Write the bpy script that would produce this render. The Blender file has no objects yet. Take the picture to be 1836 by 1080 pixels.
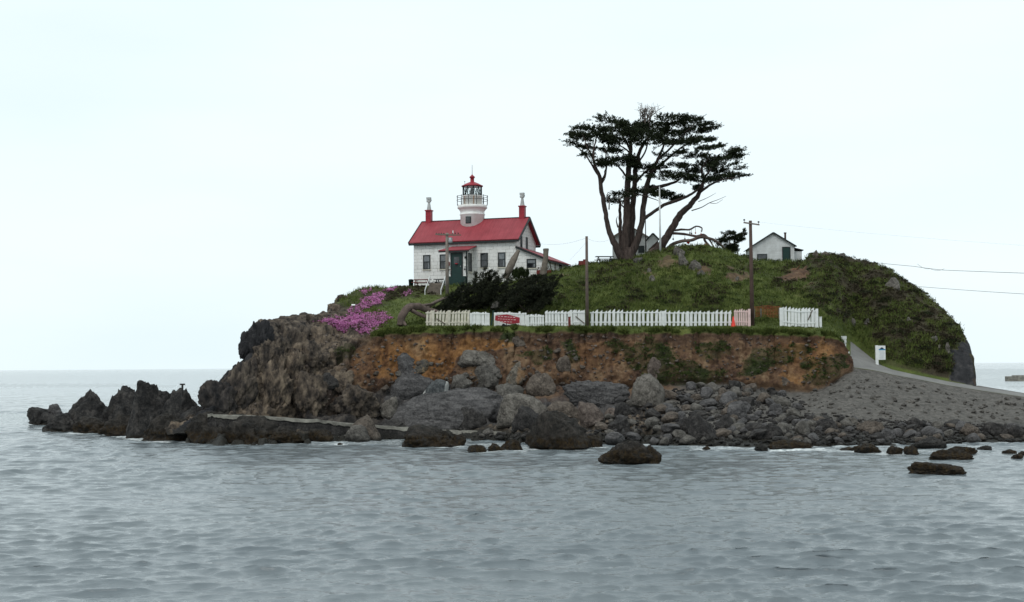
import bpy, bmesh, math, random
import numpy as np
from mathutils import Vector, Matrix, Euler
from mathutils.bvhtree import BVHTree

S = bpy.context.scene
COL = S.collection
R = math.radians
random.seed(7)
RNG = np.random.default_rng(11)

# ------------------------------------------------------------------ camera
F_PX, W_PX, H_PX = 2400.0, 1836.0, 1080.0
CAM_H = 6.0
CAM_PITCH = math.atan(117.0 / F_PX)
CAM_ROLL = -math.atan(14.0 / W_PX)
cam_data = bpy.data.cameras.new('camera')
cam = bpy.data.objects.new('camera', cam_data)
COL.objects.link(cam)
cam_data.sensor_width = 36.0
cam_data.lens = F_PX / W_PX * 36.0
cam_data.clip_start = 0.5
cam_data.clip_end = 60000.0
CAM_M = Matrix.Rotation(math.pi / 2 + CAM_PITCH, 3, 'X') @ Matrix.Rotation(CAM_ROLL, 3, 'Z')
cam.location = (0, 0, CAM_H)
cam.rotation_euler = CAM_M.to_euler()
S.camera = cam
CM = np.array(CAM_M)

# ------------------------------------------------------------------ light
S.view_settings.view_transform = 'Standard'
S.view_settings.look = 'None'
S.view_settings.gamma = 1.0
S.view_settings.use_curve_mapping = False
S.view_settings.exposure = 0.0
SUN_EL, SUN_AZ = R(52), R(205)          # azimuth from +Y, clockwise: behind the camera, to its left
sun_data = bpy.data.lights.new('sun', 'SUN')
sun_data.energy = 1.0
sun_data.angle = R(25)
sun_data.color = (1.0, 0.96, 0.91)
sun = bpy.data.objects.new('sun', sun_data)
COL.objects.link(sun)
sd = Vector((math.sin(SUN_AZ) * math.cos(SUN_EL), math.cos(SUN_AZ) * math.cos(SUN_EL), math.sin(SUN_EL)))
sun.rotation_euler = sd.to_track_quat('Z', 'Y').to_euler()
sun.location = (-40, -60, 90)

world = bpy.data.worlds.new('World')
S.world = world
world.use_nodes = True
wt = world.node_tree
wt.nodes.clear()
wo = wt.nodes.new('ShaderNodeOutputWorld')
sky = wt.nodes.new('ShaderNodeTexSky')
sky.sky_type = 'NISHITA'
sky.sun_disc = False
sky.sun_elevation = SUN_EL
sky.sun_rotation = SUN_AZ
sky.air_density = 1.0
sky.dust_density = 3.0
bg_sky = wt.nodes.new('ShaderNodeBackground')
bg_sky.inputs['Strength'].default_value = 0.10
wt.links.new(sky.outputs[0], bg_sky.inputs['Color'])
# the closed cloud deck: pale, faintly cyan, a little greyer towards the horizon, soft streaks
tc = wt.nodes.new('ShaderNodeTexCoord')
mp = wt.nodes.new('ShaderNodeMapping')
mp.inputs['Scale'].default_value = (1.0, 1.0, 4.0)
wt.links.new(tc.outputs['Generated'], mp.inputs['Vector'])
cn = wt.nodes.new('ShaderNodeTexNoise')
cn.inputs['Scale'].default_value = 2.2
cn.inputs['Detail'].default_value = 5.0
cn.inputs['Roughness'].default_value = 0.45
wt.links.new(mp.outputs['Vector'], cn.inputs['Vector'])
cr = wt.nodes.new('ShaderNodeValToRGB')
cr.color_ramp.elements[0].position = 0.3
cr.color_ramp.elements[0].color = (0.775, 0.905, 0.952, 1)
cr.color_ramp.elements[1].position = 0.62
cr.color_ramp.elements[1].color = (0.868, 0.972, 0.995, 1)
wt.links.new(cn.outputs['Fac'], cr.inputs['Fac'])
bg_cl = wt.nodes.new('ShaderNodeBackground')
bg_cl.inputs['Strength'].default_value = 1.12
wt.links.new(cr.outputs['Color'], bg_cl.inputs['Color'])
mx = wt.nodes.new('ShaderNodeMixShader')
mx.inputs['Fac'].default_value = 0.94
wt.links.new(bg_sky.outputs[0], mx.inputs[1])
wt.links.new(bg_cl.outputs[0], mx.inputs[2])
wt.links.new(mx.outputs[0], wo.inputs['Surface'])

# ------------------------------------------------------------------ helpers: picture <-> place
def horizon(px):
    return 664.0 - 14.0 * np.asarray(px, float) / W_PX

def Pn(px, py, D):
    """arrays of photograph pixels and depths -> world points (n,3)"""
    px = np.asarray(px, float); py = np.asarray(py, float); D = np.asarray(D, float)
    d = np.stack([(px - W_PX / 2) / F_PX, (H_PX / 2 - py) / F_PX, -np.ones_like(px)], -1) @ CM.T
    return d * (D / d[..., 1])[..., None] + np.array([0, 0, CAM_H])

def P(px, py, D):
    return Vector(Pn(np.array([px]), np.array([py]), np.array([D]))[0])

def proj(p):
    """world points (n,3) -> photograph pixels"""
    q = (np.asarray(p) - np.array([0, 0, CAM_H])) @ CM
    return W_PX / 2 + F_PX * q[..., 0] / -q[..., 2], H_PX / 2 - F_PX * q[..., 1] / -q[..., 2]

# ------------------------------------------------------------------ helpers: noise
_perm = np.random.default_rng(3).permutation(256)
_perm = np.concatenate([_perm, _perm, _perm])
_grad = np.random.default_rng(4).normal(size=(256, 3))
_grad /= np.linalg.norm(_grad, axis=1)[:, None]

def perlin(p):
    p = np.asarray(p, float)
    i = np.floor(p).astype(int); f = p - i
    u = f * f * f * (f * (f * 6 - 15) + 10)
    i &= 255
    out = 0
    for dx in (0, 1):
        for dy in (0, 1):
            for dz in (0, 1):
                h = _perm[_perm[_perm[i[..., 0] + dx] + i[..., 1] + dy] + i[..., 2] + dz] & 255
                g = _grad[h]
                d = (g[..., 0] * (f[..., 0] - dx) + g[..., 1] * (f[..., 1] - dy) + g[..., 2] * (f[..., 2] - dz))
                w = ((u[..., 0] if dx else 1 - u[..., 0]) * (u[..., 1] if dy else 1 - u[..., 1])
                     * (u[..., 2] if dz else 1 - u[..., 2]))
                out = out + w * d
    return out * 1.5

def fbm(p, octv=4, gain=0.5, lac=2.03, ridged=False):
    p = np.asarray(p, float); a = 1.0; s = 0; t = 0
    for k in range(octv):
        n = perlin(p + 17.3 * k)
        if ridged: n = 1 - 2 * np.abs(n)
        s = s + a * n; t += a; a *= gain; p = p * lac
    return s / t

_cellr = np.random.default_rng(8).random((256, 4))
def blocks(p):
    """broken-block relief: one random height per cell, and the distance to the crack between cells"""
    p = np.asarray(p, float); shp = p.shape[:-1]; p = p.reshape(-1, 3)
    i0 = np.floor(p).astype(int); f1 = np.full(len(p), 9.0); f2 = f1.copy(); hv = np.zeros(len(p))
    for dx in (-1, 0, 1):
        for dy in (-1, 0, 1):
            for dz in (-1, 0, 1):
                c = i0 + np.array([dx, dy, dz]); q = c & 255
                r = _cellr[_perm[_perm[_perm[q[:, 0]] + q[:, 1]] + q[:, 2]] & 255]
                d = np.linalg.norm(c + r[:, :3] - p, axis=1)
                m = d < f1
                f2 = np.where(m, f1, np.minimum(f2, d)); hv = np.where(m, r[:, 3], hv); f1 = np.where(m, d, f1)
    return hv.reshape(shp), (f2 - f1).reshape(shp)

def in_poly(px, py, poly):
    px = np.asarray(px); py = np.asarray(py)
    r = np.zeros(px.shape, bool); n = len(poly)
    for k in range(n):
        x1, y1 = poly[k]; x2, y2 = poly[(k + 1) % n]
        if y1 == y2: continue
        c = ((y1 > py) != (y2 > py)) & (px < (x2 - x1) * (py - y1) / (y2 - y1) + x1)
        r ^= c
    return r

def smooth(e0, e1, x):
    t = np.clip((x - e0) / (e1 - e0), 0, 1)
    return t * t * (3 - 2 * t)

# ------------------------------------------------------------------ helpers: objects
def tag(o, label=None, cat=None, group=None, kind=None):
    if label: o['label'] = label
    if cat: o['category'] = cat
    if group: o['group'] = group
    if kind: o['kind'] = kind
    return o

def thing(name, label, cat, loc=(0, 0, 0), rotz=0.0, group=None):
    o = bpy.data.objects.new(name, None)
    o.empty_display_size = 0.3
    COL.objects.link(o)
    o.location = loc; o.rotation_euler = (0, 0, rotz)
    return tag(o, label, cat, group)

def new_obj(name, me, m=None, parent=None):
    o = bpy.data.objects.new(name, me)
    COL.objects.link(o)
    if m is not None:
        for x in (m if isinstance(m, (list, tuple)) else [m]): me.materials.append(x)
    if parent is not None: o.parent = parent
    return o

def np_mesh(name, v, f, smooth_=True):
    """v (n,3), f (m,k) same-sized faces"""
    v = np.asarray(v, np.float32); f = np.asarray(f, np.int32)
    me = bpy.data.meshes.new(name)
    me.vertices.add(len(v)); me.vertices.foreach_set('co', v.ravel())
    k = f.shape[1]
    me.loops.add(f.size); me.loops.foreach_set('vertex_index', f.ravel())
    me.polygons.add(len(f))
    me.polygons.foreach_set('loop_start', np.arange(0, f.size, k, dtype=np.int32))
    me.polygons.foreach_set('loop_total', np.full(len(f), k, np.int32))
    me.polygons.foreach_set('use_smooth', np.full(len(f), smooth_, bool))
    me.update(calc_edges=True)
    me.validate()
    return me

def set_attr(me, name, arr):
    arr = np.asarray(arr, np.float32)
    if arr.ndim == 1:
        a = me.attributes.new(name, 'FLOAT', 'POINT'); a.data.foreach_set('value', arr)
    else:
        a = me.attributes.new(name, 'FLOAT_COLOR', 'POINT'); a.data.foreach_set('color', arr.ravel())

class MB:
    """collects shapes and links them as ONE mesh object"""
    def __init__(s): s.v = []; s.f = []
    def add(s, vs, fs):
        o = len(s.v); s.v += [tuple(x) for x in vs]; s.f += [tuple(i + o for i in q) for q in fs]; return s
    def box(s, c, d, rot=None):
        c = Vector(c); x, y, z = [k / 2 for k in d]
        vs = [Vector(p) for p in ((-x, -y, -z), (x, -y, -z), (x, y, -z), (-x, y, -z), (-x, -y, z), (x, -y, z), (x, y, z), (-x, y, z))]
        if rot is not None: vs = [rot @ p for p in vs]
        return s.add([p + c for p in vs], [(0, 3, 2, 1), (4, 5, 6, 7), (0, 1, 5, 4), (1, 2, 6, 5), (2, 3, 7, 6), (3, 0, 4, 7)])
    def span(s, a, b):
        return s.box([(a[k] + b[k]) / 2 for k in range(3)], [abs(b[k] - a[k]) for k in range(3)])
    def bar(s, a, b, w, d=None, up=(0, 0, 1)):
        a = Vector(a); b = Vector(b); d = d or w; t = (b - a); L = t.length; t.normalize()
        u = Vector(up)
        if abs(t.dot(u)) > 0.98: u = Vector((0, 1, 0))
        x = t.cross(u).normalized(); y = x.cross(t)
        vs = [p + x * i * w / 2 + y * j * d / 2 for p in (a, b) for i, j in ((-1, -1), (1, -1), (1, 1), (-1, 1))]
        return s.add(vs, [(0, 1, 2, 3), (7, 6, 5, 4), (0, 4, 5, 1), (1, 5, 6, 2), (2, 6, 7, 3), (3, 7, 4, 0)])
    def tube(s, pts, rad, n=8, wob=0.0, cap=True):
        pts = [Vector(p) for p in pts]
        if not hasattr(rad, '__len__'): rad = [rad] * len(pts)
        o = len(s.v); ref = None
        for i, p in enumerate(pts):
            t = (pts[min(i + 1, len(pts) - 1)] - pts[max(i - 1, 0)]).normalized()
            if ref is None:
                ref = Vector((1, 0, 0)) if abs(t.x) < 0.8 else Vector((0, 1, 0))
            x = (ref - t * ref.dot(t)).normalized(); ref = x; y = t.cross(x)
            for k in range(n):
                a = 2 * math.pi * k / n
                r = rad[i] * (1 + wob * math.sin(3 * a + i * 0.35) + wob * random.uniform(-0.5, 0.5))
                s.v.append(tuple(p + x * r * math.cos(a) + y * r * math.sin(a)))
        for i in range(len(pts) - 1):
            for k in range(n):
                a = o + i * n + k; b = o + i * n + (k + 1) % n
                s.f.append((a, b, b + n, a + n))
        if cap:
            s.f.append(tuple(o + k for k in reversed(range(n))))
            s.f.append(tuple(o + (len(pts) - 1) * n + k for k in range(n)))
        return s
    def lathe(s, prof, n=24, c=(0, 0, 0)):
        o = len(s.v)
        for r, z in prof:
            for k in range(n):
                a = 2 * math.pi * k / n
                s.v.append((c[0] + r * math.cos(a), c[1] + r * math.sin(a), c[2] + z))
        for i in range(len(prof) - 1):
            for k in range(n):
                a = o + i * n + k; b = o + i * n + (k + 1) % n
                s.f.append((a, b, b + n, a + n))
        s.f.append(tuple(o + k for k in reversed(range(n))))
        s.f.append(tuple(o + (len(prof) - 1) * n + k for k in range(n)))
        return s
    def prism(s, poly, y0, y1):
        """polygon in x,z extruded along y"""
        n = len(poly)
        vs = [(x, y0, z) for x, z in poly] + [(x, y1, z) for x, z in poly]
        fs = [tuple(range(n)), tuple(reversed(range(n, 2 * n)))] + [(k, k + n, (k + 1) % n + n, (k + 1) % n) for k in range(n)]
        return s.add(vs, fs)
    def prism_x(s, poly, x0, x1):
        """polygon in y,z extruded along x"""
        n = len(poly)
        vs = [(x0, y, z) for y, z in poly] + [(x1, y, z) for y, z in poly]
        fs = [tuple(range(n)), tuple(reversed(range(n, 2 * n)))] + [(k, k + n, (k + 1) % n + n, (k + 1) % n) for k in range(n)]
        return s.add(vs, fs)
    def mesh(s, name, smooth_=False, bevel=0.0):
        me = bpy.data.meshes.new(name)
        me.from_pydata(s.v, [], s.f)
        bm = bmesh.new(); bm.from_mesh(me)
        bmesh.ops.recalc_face_normals(bm, faces=bm.faces)
        if bevel: bmesh.ops.bevel(bm, geom=bm.edges[:], offset=bevel, segments=1, affect='EDGES')
        if smooth_:
            for q in bm.faces: q.smooth = len(q.verts) <= 4
        bm.to_mesh(me); bm.free()
        return me
    def build(s, name, m, parent=None, smooth_=False, bevel=0.0):
        return new_obj(name, s.mesh(name, smooth_, bevel), m, parent)

def curve(pts, per=6):
    """Catmull-Rom through points"""
    p = [Vector(q) for q in pts]; p = [2 * p[0] - p[1]] + p + [2 * p[-1] - p[-2]]; out = []
    for i in range(1, len(p) - 2):
        for k in range(per):
            t = k / per
            out.append(0.5 * ((2 * p[i]) + (p[i + 1] - p[i - 1]) * t + (2 * p[i - 1] - 5 * p[i] + 4 * p[i + 1] - p[i + 2]) * t * t
                              + (3 * p[i] - p[i - 1] - 3 * p[i + 1] + p[i + 2]) * t ** 3))
    out.append(p[-2]); return out

# ------------------------------------------------------------------ helpers: materials
class NT:
    def __init__(s, name):
        s.m = bpy.data.materials.new(name); s.m.use_nodes = True
        s.t = s.m.node_tree; s.t.nodes.clear()
        s.out = s.t.nodes.new('ShaderNodeOutputMaterial')
        s.b = s.t.nodes.new('ShaderNodeBsdfPrincipled')
        s.t.links.new(s.b.outputs[0], s.out.inputs['Surface'])
        s.b.inputs['Roughness'].default_value = 0.85
        s.b.inputs['Specular IOR Level'].default_value = 0.25
        s.geo = s.t.nodes.new('ShaderNodeNewGeometry')
        s.tc = s.t.nodes.new('ShaderNodeTexCoord')
        s.pos = s.geo.outputs['Position']; s.ob = s.tc.outputs['Object']
    def put(s, sock, v):
        if hasattr(v, 'is_output'): s.t.links.new(v, sock)
        elif isinstance(v, (tuple, list)) and len(v) == 3 and sock.type == 'RGBA': sock.default_value = (*v, 1)
        else: sock.default_value = v
    def set(s, **k):
        for a, v in k.items(): s.put(s.b.inputs[a.replace('_', ' ')], v)
        return s
    def node(s, t, **k):
        n = s.t.nodes.new(t)
        for a, v in k.items(): setattr(n, a, v)
        return n
    def map(s, vec, scale=(1, 1, 1), rot=(0, 0, 0)):
        n = s.node('ShaderNodeMapping'); s.put(n.inputs['Vector'], vec)
        n.inputs['Scale'].default_value = scale; n.inputs['Rotation'].default_value = rot
        return n.outputs[0]
    def noise(s, scale, detail=4, rough=0.55, vec=None, dist=0.0):
        n = s.node('ShaderNodeTexNoise'); s.put(n.inputs['Vector'], vec if vec is not None else s.pos)
        n.inputs['Scale'].default_value = scale; n.inputs['Detail'].default_value = detail
        n.inputs['Roughness'].default_value = rough; n.inputs['Distortion'].default_value = dist
        return n.outputs['Fac']
    def voro(s, scale, vec=None, feature='F1', out='Distance', rnd=1.0):
        n = s.node('ShaderNodeTexVoronoi', feature=feature); s.put(n.inputs['Vector'], vec if vec is not None else s.pos)
        n.inputs['Scale'].default_value = scale; n.inputs['Randomness'].default_value = rnd
        return n.outputs[out]
    def ramp(s, fac, stops, interp='LINEAR'):
        n = s.node('ShaderNodeValToRGB'); s.put(n.inputs['Fac'], fac); cr = n.color_ramp; cr.interpolation = interp
        while len(cr.elements) < len(stops): cr.elements.new(0.5)
        for e, (p, c) in zip(cr.elements, stops):
            e.position = p; e.color = (*c, 1) if hasattr(c, '__len__') else (c, c, c, 1)
        return n.outputs['Color']
    def mix(s, fac, a, b, mode='MIX'):
        n = s.node('ShaderNodeMix', data_type='RGBA', blend_type=mode)
        s.put(n.inputs['Factor'], fac); s.put(n.inputs['A'] if False else n.inputs[6], a); s.put(n.inputs[7], b)
        return n.outputs[2]
    def math(s, op, a, b=0.0, clamp=False):
        n = s.node('ShaderNodeMath', operation=op, use_clamp=clamp); s.put(n.inputs[0], a); s.put(n.inputs[1], b)
        return n.outputs[0]
    def attr(s, name):
        n = s.node('ShaderNodeAttribute', attribute_name=name); return n
    def sep(s, c):
        n = s.node('ShaderNodeSeparateColor'); s.put(n.inputs[0], c); return n.outputs
    def xyz(s, v=None):
        n = s.node('ShaderNodeSeparateXYZ'); s.put(n.inputs[0], v if v is not None else s.pos); return n.outputs
    def bump(s, h, strength=0.5, dist=0.1, norm=None):
        n = s.node('ShaderNodeBump'); s.put(n.inputs['Height'], h)
        n.inputs['Strength'].default_value = strength; n.inputs['Distance'].default_value = dist
        if norm is not None: s.put(n.inputs['Normal'], norm)
        s.t.links.new(n.outputs[0], s.b.inputs['Normal']); return n.outputs[0]

def simple(name, col, rough=0.7, var=0.25, scale=3.0, metal=0.0, bump=0.0, spec=0.3):
    """plain painted / wooden / metal surface with weathering of its own"""
    n = NT(name)
    f = n.noise(scale, 5, 0.6, n.ob)
    lo = tuple(c * (1 - var) for c in col); hi = tuple(min(1, c * (1 + var * 0.6)) for c in col)
    n.set(Base_Color=n.ramp(f, [(0.3, lo), (0.7, hi)]), Roughness=rough, Metallic=metal)
    n.b.inputs['Specular IOR Level'].default_value = spec
    if bump: n.bump(n.noise(scale * 4, 4, 0.6, n.ob), bump, 0.03)
    return n.m
# ================================================================== GROUND MATERIAL
def ground_material():
    n = NT('ground')
    c1 = n.sep(n.attr('cover_a').outputs['Color']); a1 = n.attr('cover_a').outputs['Alpha']
    c2 = n.sep(n.attr('cover_b').outputs['Color'])
    P_ = n.pos
    strat = n.map(P_, (1.0, 1.0, 0.55), (0, R(28), 0))
    nf = n.noise(1.1, 8, 0.62); nm = n.noise(0.35, 5, 0.55); ns = n.noise(1.6, 8, 0.65, strat)
    fine = n.noise(6.0, 6, 0.7)
    # bedrock: dark slate to tan, cracked
    rock = n.ramp(ns, [(0.34, (0.012, 0.010, 0.009)), (0.44, (0.052, 0.041, 0.033)), (0.53, (0.125, 0.096, 0.072)), (0.66, (0.225, 0.175, 0.125))])
    dark = n.ramp(ns, [(0.32, (0.010, 0.0105, 0.012)), (0.55, (0.030, 0.029, 0.031)), (0.78, (0.075, 0.070, 0.068))])
    grey = n.ramp(n.noise(2.2, 9, 0.7, strat), [(0.34, (0.018, 0.017, 0.017)), (0.52, (0.066, 0.061, 0.060)), (0.72, (0.135, 0.125, 0.120))])
    rock = n.mix(c2[0], rock, dark); rock = n.mix(c2[1], rock, grey)
    # earth of the cut bank, its dark mottle painting in shaded cavities and gullies
    mott = n.mix(0.55, n.noise(2.2, 9, 0.75), n.noise(0.55, 5, 0.65, n.map(P_, (1, 1, 0.4))))
    dirt = n.ramp(mott, [(0.37, (0.022, 0.014, 0.011)), (0.45, (0.080, 0.045, 0.029)), (0.53, (0.145, 0.085, 0.049)), (0.62, (0.22, 0.15, 0.090))])
    orange = n.ramp(mott, [(0.37, (0.050, 0.023, 0.012)), (0.45, (0.150, 0.070, 0.028)), (0.53, (0.245, 0.122, 0.045)), (0.64, (0.34, 0.21, 0.10))])
    veg = n.ramp(fine, [(0.3, (0.010, 0.013, 0.006)), (0.55, (0.028, 0.040, 0.013)), (0.75, (0.055, 0.070, 0.022))])
    grass = n.ramp(n.mix(0.45, nm, fine), [(0.36, (0.038, 0.046, 0.014)), (0.5, (0.075, 0.098, 0.022)), (0.64, (0.125, 0.135, 0.036))])
    scrub = n.ramp(n.mix(0.5, nf, fine), [(0.34, (0.014, 0.011, 0.008)), (0.5, (0.038, 0.030, 0.018)), (0.68, (0.068, 0.058, 0.028))])
    sp = n.voro(3.2, out='Color')
    gravel = n.mix(0.5, n.ramp(n.sep(sp)[0], [(0.0, (0.055, 0.050, 0.046)), (1.0, (0.17, 0.155, 0.14))]),
                   n.ramp(fine, [(0.35, (0.055, 0.051, 0.047)), (0.7, (0.15, 0.14, 0.125))]))
    col = n.mix(c2[2], rock, gravel)
    col = n.mix(c1[2], col, dirt); col = n.mix(a1, col, orange)
    col = n.mix(n.attr('topsoil').outputs['Fac'], col, n.ramp(mott, [(0.4, (0.014, 0.009, 0.007)), (0.62, (0.070, 0.042, 0.028))]))
    # the wet, weed-blackened band along the tide line
    z = n.xyz()[2]
    tide = n.math('SUBTRACT', 1.0, n.math('MULTIPLY', n.math('ADD', z, n.math('MULTIPLY', nf, -1.2)), 1.3), True)
    col = n.mix(tide, col, n.ramp(fine, [(0.35, (0.008, 0.008, 0.007)), (0.7, (0.030, 0.026, 0.018))]))
    col = n.mix(n.attr('cover_b').outputs['Alpha'], col, veg)
    col = n.mix(c1[0], col, grass); col = n.mix(c1[1], col, scrub)
    n.set(Base_Color=col, Roughness=n.math('SUBTRACT', 0.92, n.math('MULTIPLY', tide, 0.45)))
    n.bump(n.mix(0.4, n.noise(2.4, 10, 0.72, strat), fine), 0.75, 0.30)
    return n.m
M_GROUND = ground_material()

def asphalt_material():
    n = NT('worn_asphalt')
    f = n.noise(0.8, 6, 0.6); g = n.noise(30, 3, 0.7)
    n.set(Base_Color=n.mix(0.35, n.ramp(f, [(0.3, (0.16, 0.155, 0.15)), (0.7, (0.25, 0.243, 0.23))]),
                           n.ramp(g, [(0.35, (0.07, 0.07, 0.068)), (0.7, (0.23, 0.22, 0.21))])), Roughness=0.9)
    n.bump(g, 0.4, 0.02)
    return n.m

# ================================================================== THE ISLAND: a lofted body, ring after ring from the water up
def ring(pts, px):
    a = np.array(pts, float)
    return np.interp(px, a[:, 0], a[:, 1]), np.interp(px, a[:, 0], a[:, 2])

def wline(pts):
    return [(x, y, F_PX * CAM_H / (y - float(horizon(x)))) for x, y in pts]

r_W = wline([(300, 785), (340, 792), (400, 797), (470, 797), (540, 795), (620, 790), (700, 787), (800, 787), (850, 791), (1000, 795), (1100, 797),
             (1200, 798), (1300, 801), (1400, 802), (1500, 800), (1600, 798), (1700, 796), (1836, 792), (2060, 788)])
r_B = [(300, 782, 109), (340, 776, 109), (400, 768, 109), (500, 770, 109.5), (600, 774, 111), (700, 775, 113), (800, 779, 113), (900, 768, 112), (1000, 757, 110),
       (1100, 752, 108), (1200, 745, 107), (1300, 745, 107), (1400, 748, 107), (1500, 745, 107), (1600, 750, 107), (1700, 752, 107.5),
       (1836, 762, 108), (2060, 768, 107)]
r_T = [(300, 779, 111), (340, 750, 111), (357, 744, 111), (400, 743, 111), (500, 748, 112), (600, 750, 114.5), (640, 715, 116.5), (700, 694, 117.8), (800, 690, 118),
       (900, 700, 118), (1000, 692, 118), (1100, 698, 118), (1200, 690, 117.5), (1300, 690, 117.5), (1400, 702, 117), (1450, 706, 116.5),
       (1490, 692, 117), (1515, 672, 118), (1530, 666, 118.6), (1560, 668, 119.2), (1600, 676, 119), (1650, 685, 118.6), (1700, 695, 118.2),
       (1750, 703, 117.6), (1836, 716, 116.4), (2060, 726, 113.4)]
r_L = [(300, 778, 112), (340, 747, 111.6), (357, 741, 111.5), (380, 722, 111.9), (410, 700, 112.5), (437, 682, 113.2), (470, 655, 114), (500, 648, 115), (545, 640, 117), (590, 630, 118),
       (620, 622, 118.6), (650, 606, 119), (670, 599, 119.3), (700, 593, 119.5), (760, 589, 119.6), (900, 588, 119.8), (1000, 589, 119.6), (1100, 591, 119.7),
       (1200, 592, 119.6), (1300, 593, 119.6), (1400, 594, 119.6), (1488, 598, 119.6), (1503, 612, 119.6), (1513, 634, 119.6), (1522, 654, 119.5),
       (1530, 659, 119.5), (1560, 663, 120), (1580, 667, 119.9), (1600, 672, 119.7), (1650, 681, 119.2), (1700, 691, 118.8), (1750, 699, 118.2),
       (1836, 712, 117), (2060, 721, 114.2)]
r_F = [(300, 777, 112.5), (340, 744, 112), (357, 737, 111.9), (380, 705, 112.6), (410, 669, 113.6), (437, 645, 114.6), (443, 604, 116), (470, 590, 117.2), (500, 588, 118.5), (545, 585, 120.5),
       (590, 584, 121.5), (640, 582, 122.3), (700, 583, 123), (800, 584, 123), (1200, 584, 123), (1400, 583, 123.2), (1470, 585, 123.6), (1490, 588, 124.6), (1505, 596, 126.4),
       (1520, 609, 128.6), (1530, 616, 129.4), (1545, 628, 128.5), (1560, 640, 126.5), (1580, 655, 123.8), (1600, 663, 122.4), (1650, 674, 121.5),
       (1700, 684, 121), (1747, 692, 120.6), (1836, 706, 119.2), (2060, 716, 116.6)]
r_R = [(300, 776, 113), (340, 742, 112.4), (357, 735, 112.2), (380, 702, 113), (410, 664, 114), (437, 638, 115), (443, 597, 116.5), (470, 579, 118.2), (500, 573, 120),
       (545, 567, 122.5), (575, 562, 125), (592, 556, 127.5), (600, 546, 130), (622, 528, 135), (640, 520, 137), (665, 516, 138), (700, 515, 138.5), (735, 513, 138.5), (830, 512, 138),
       (925, 503, 137), (985, 489, 137.5), (1020, 480, 139), (1050, 474, 140), (1090, 467, 140), (1130, 461, 140), (1180, 449, 140), (1215, 442, 140),
       (1260, 440, 140), (1290, 445, 140), (1330, 459, 140.5), (1350, 466, 141), (1440, 470, 142), (1448, 462, 142), (1455, 455, 142), (1500, 456, 142.5), (1550, 468, 142),
       (1600, 487, 141), (1650, 520, 138.5), (1690, 557, 135.5), (1720, 590, 132), (1738, 620, 129), (1746, 652, 126), (1750, 691, 121.8), (1836, 705, 120.4), (2060, 715, 117.8)]
bulge = [(300, 0), (640, 0.2), (760, 0.0), (930, 0.2), (1050, 0.5), (1200, 0.7), (1400, 0.4), (1500, 1.0), (1700, 1.6), (1746, 1.2), (1750, 0), (2060, 0)]

pxs = np.concatenate([np.arange(300, 1690, 2.5), np.arange(1690, 1760, 1.5), np.arange(1760, 2062, 4.0)])
NC = len(pxs)
def pts_of(r):
    y, d = ring(r, pxs); return Pn(pxs, y, d)
vW, vB, vT, vL, vF, vR = [pts_of(r) for r in (r_W, r_B, r_T, r_L, r_F, r_R)]
_lj = np.stack([pxs * 0.035, pxs * 0, pxs * 0], -1); _ins = smooth(640, 680, pxs) * (1 - smooth(1480, 1500, pxs))
vL[:, 2] += _ins * fbm(_lj, 4) * 0.40 - _ins * 0.06
vL[:, 1] += _ins * fbm(_lj + 7, 4, 0.6) * 1.1
vW[:, 2] = 0.0
fr = vW.copy(); fr[:, 1] -= 4.0; fr[:, 2] = -1.8
radial = vR[:, :2] / np.linalg.norm(vR[:, :2], axis=1)[:, None]
def back(dist, dz, absz=None):
    q = vR.copy(); q[:, :2] += radial * np.asarray(dist)[:, None]
    q[:, 2] = absz if absz is not None else q[:, 2] + dz
    return q
b1 = np.interp(pxs, [300, 440, 600, 700, 1000, 1440, 1600, 1730, 1750, 2060], [0.6, 1.5, 5, 18, 20, 16, 9, 3, 0.5, 0.5])
b2 = np.interp(pxs, [300, 440, 600, 700, 1000, 1440, 1600, 1730, 1750, 2060], [3, 7, 15, 32, 34, 28, 17, 7, 4, 4])
vR2 = back(b1, -0.25); vE = back(b2, 0, -2.0)
bul = np.interp(pxs, *np.array(bulge).T)

segs = [(fr, vW, 5, 0), (vW, vB, 26, 0), (vB, vT, 34, 0), (vT, vL, 46, 0), (vL, vF, 14, 0), (vF, vR, 74, 1), (vR, vR2, 14, 0), (vR2, vE, 14, 0)]
rows = []; rowv = []
for k, (a, b, n, bl) in enumerate(segs):
    last = k == len(segs) - 1
    for j in range(n + (1 if last else 0)):
        t = j / n
        q = a * (1 - t) + b * t
        if bl: q = q + np.array([0, 0, 1.0]) * (4 * t * (1 - t) * bul)[:, None]
        rows.append(q); rowv.append(k + t)
G = np.stack(rows); VV = np.repeat(np.array(rowv)[:, None], NC, 1); NR = len(rows)
PXG = np.repeat(pxs[None], NR, 0)
_, PYG = proj(G)
# ragged versions of the picture coordinates for the edges of ground covers
j1 = fbm(G * 0.55, 4); j2 = fbm(G * 0.55 + 40, 4)
PXJ = PXG + j1 * 26; PYJ = PYG + j2 * 13
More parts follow.
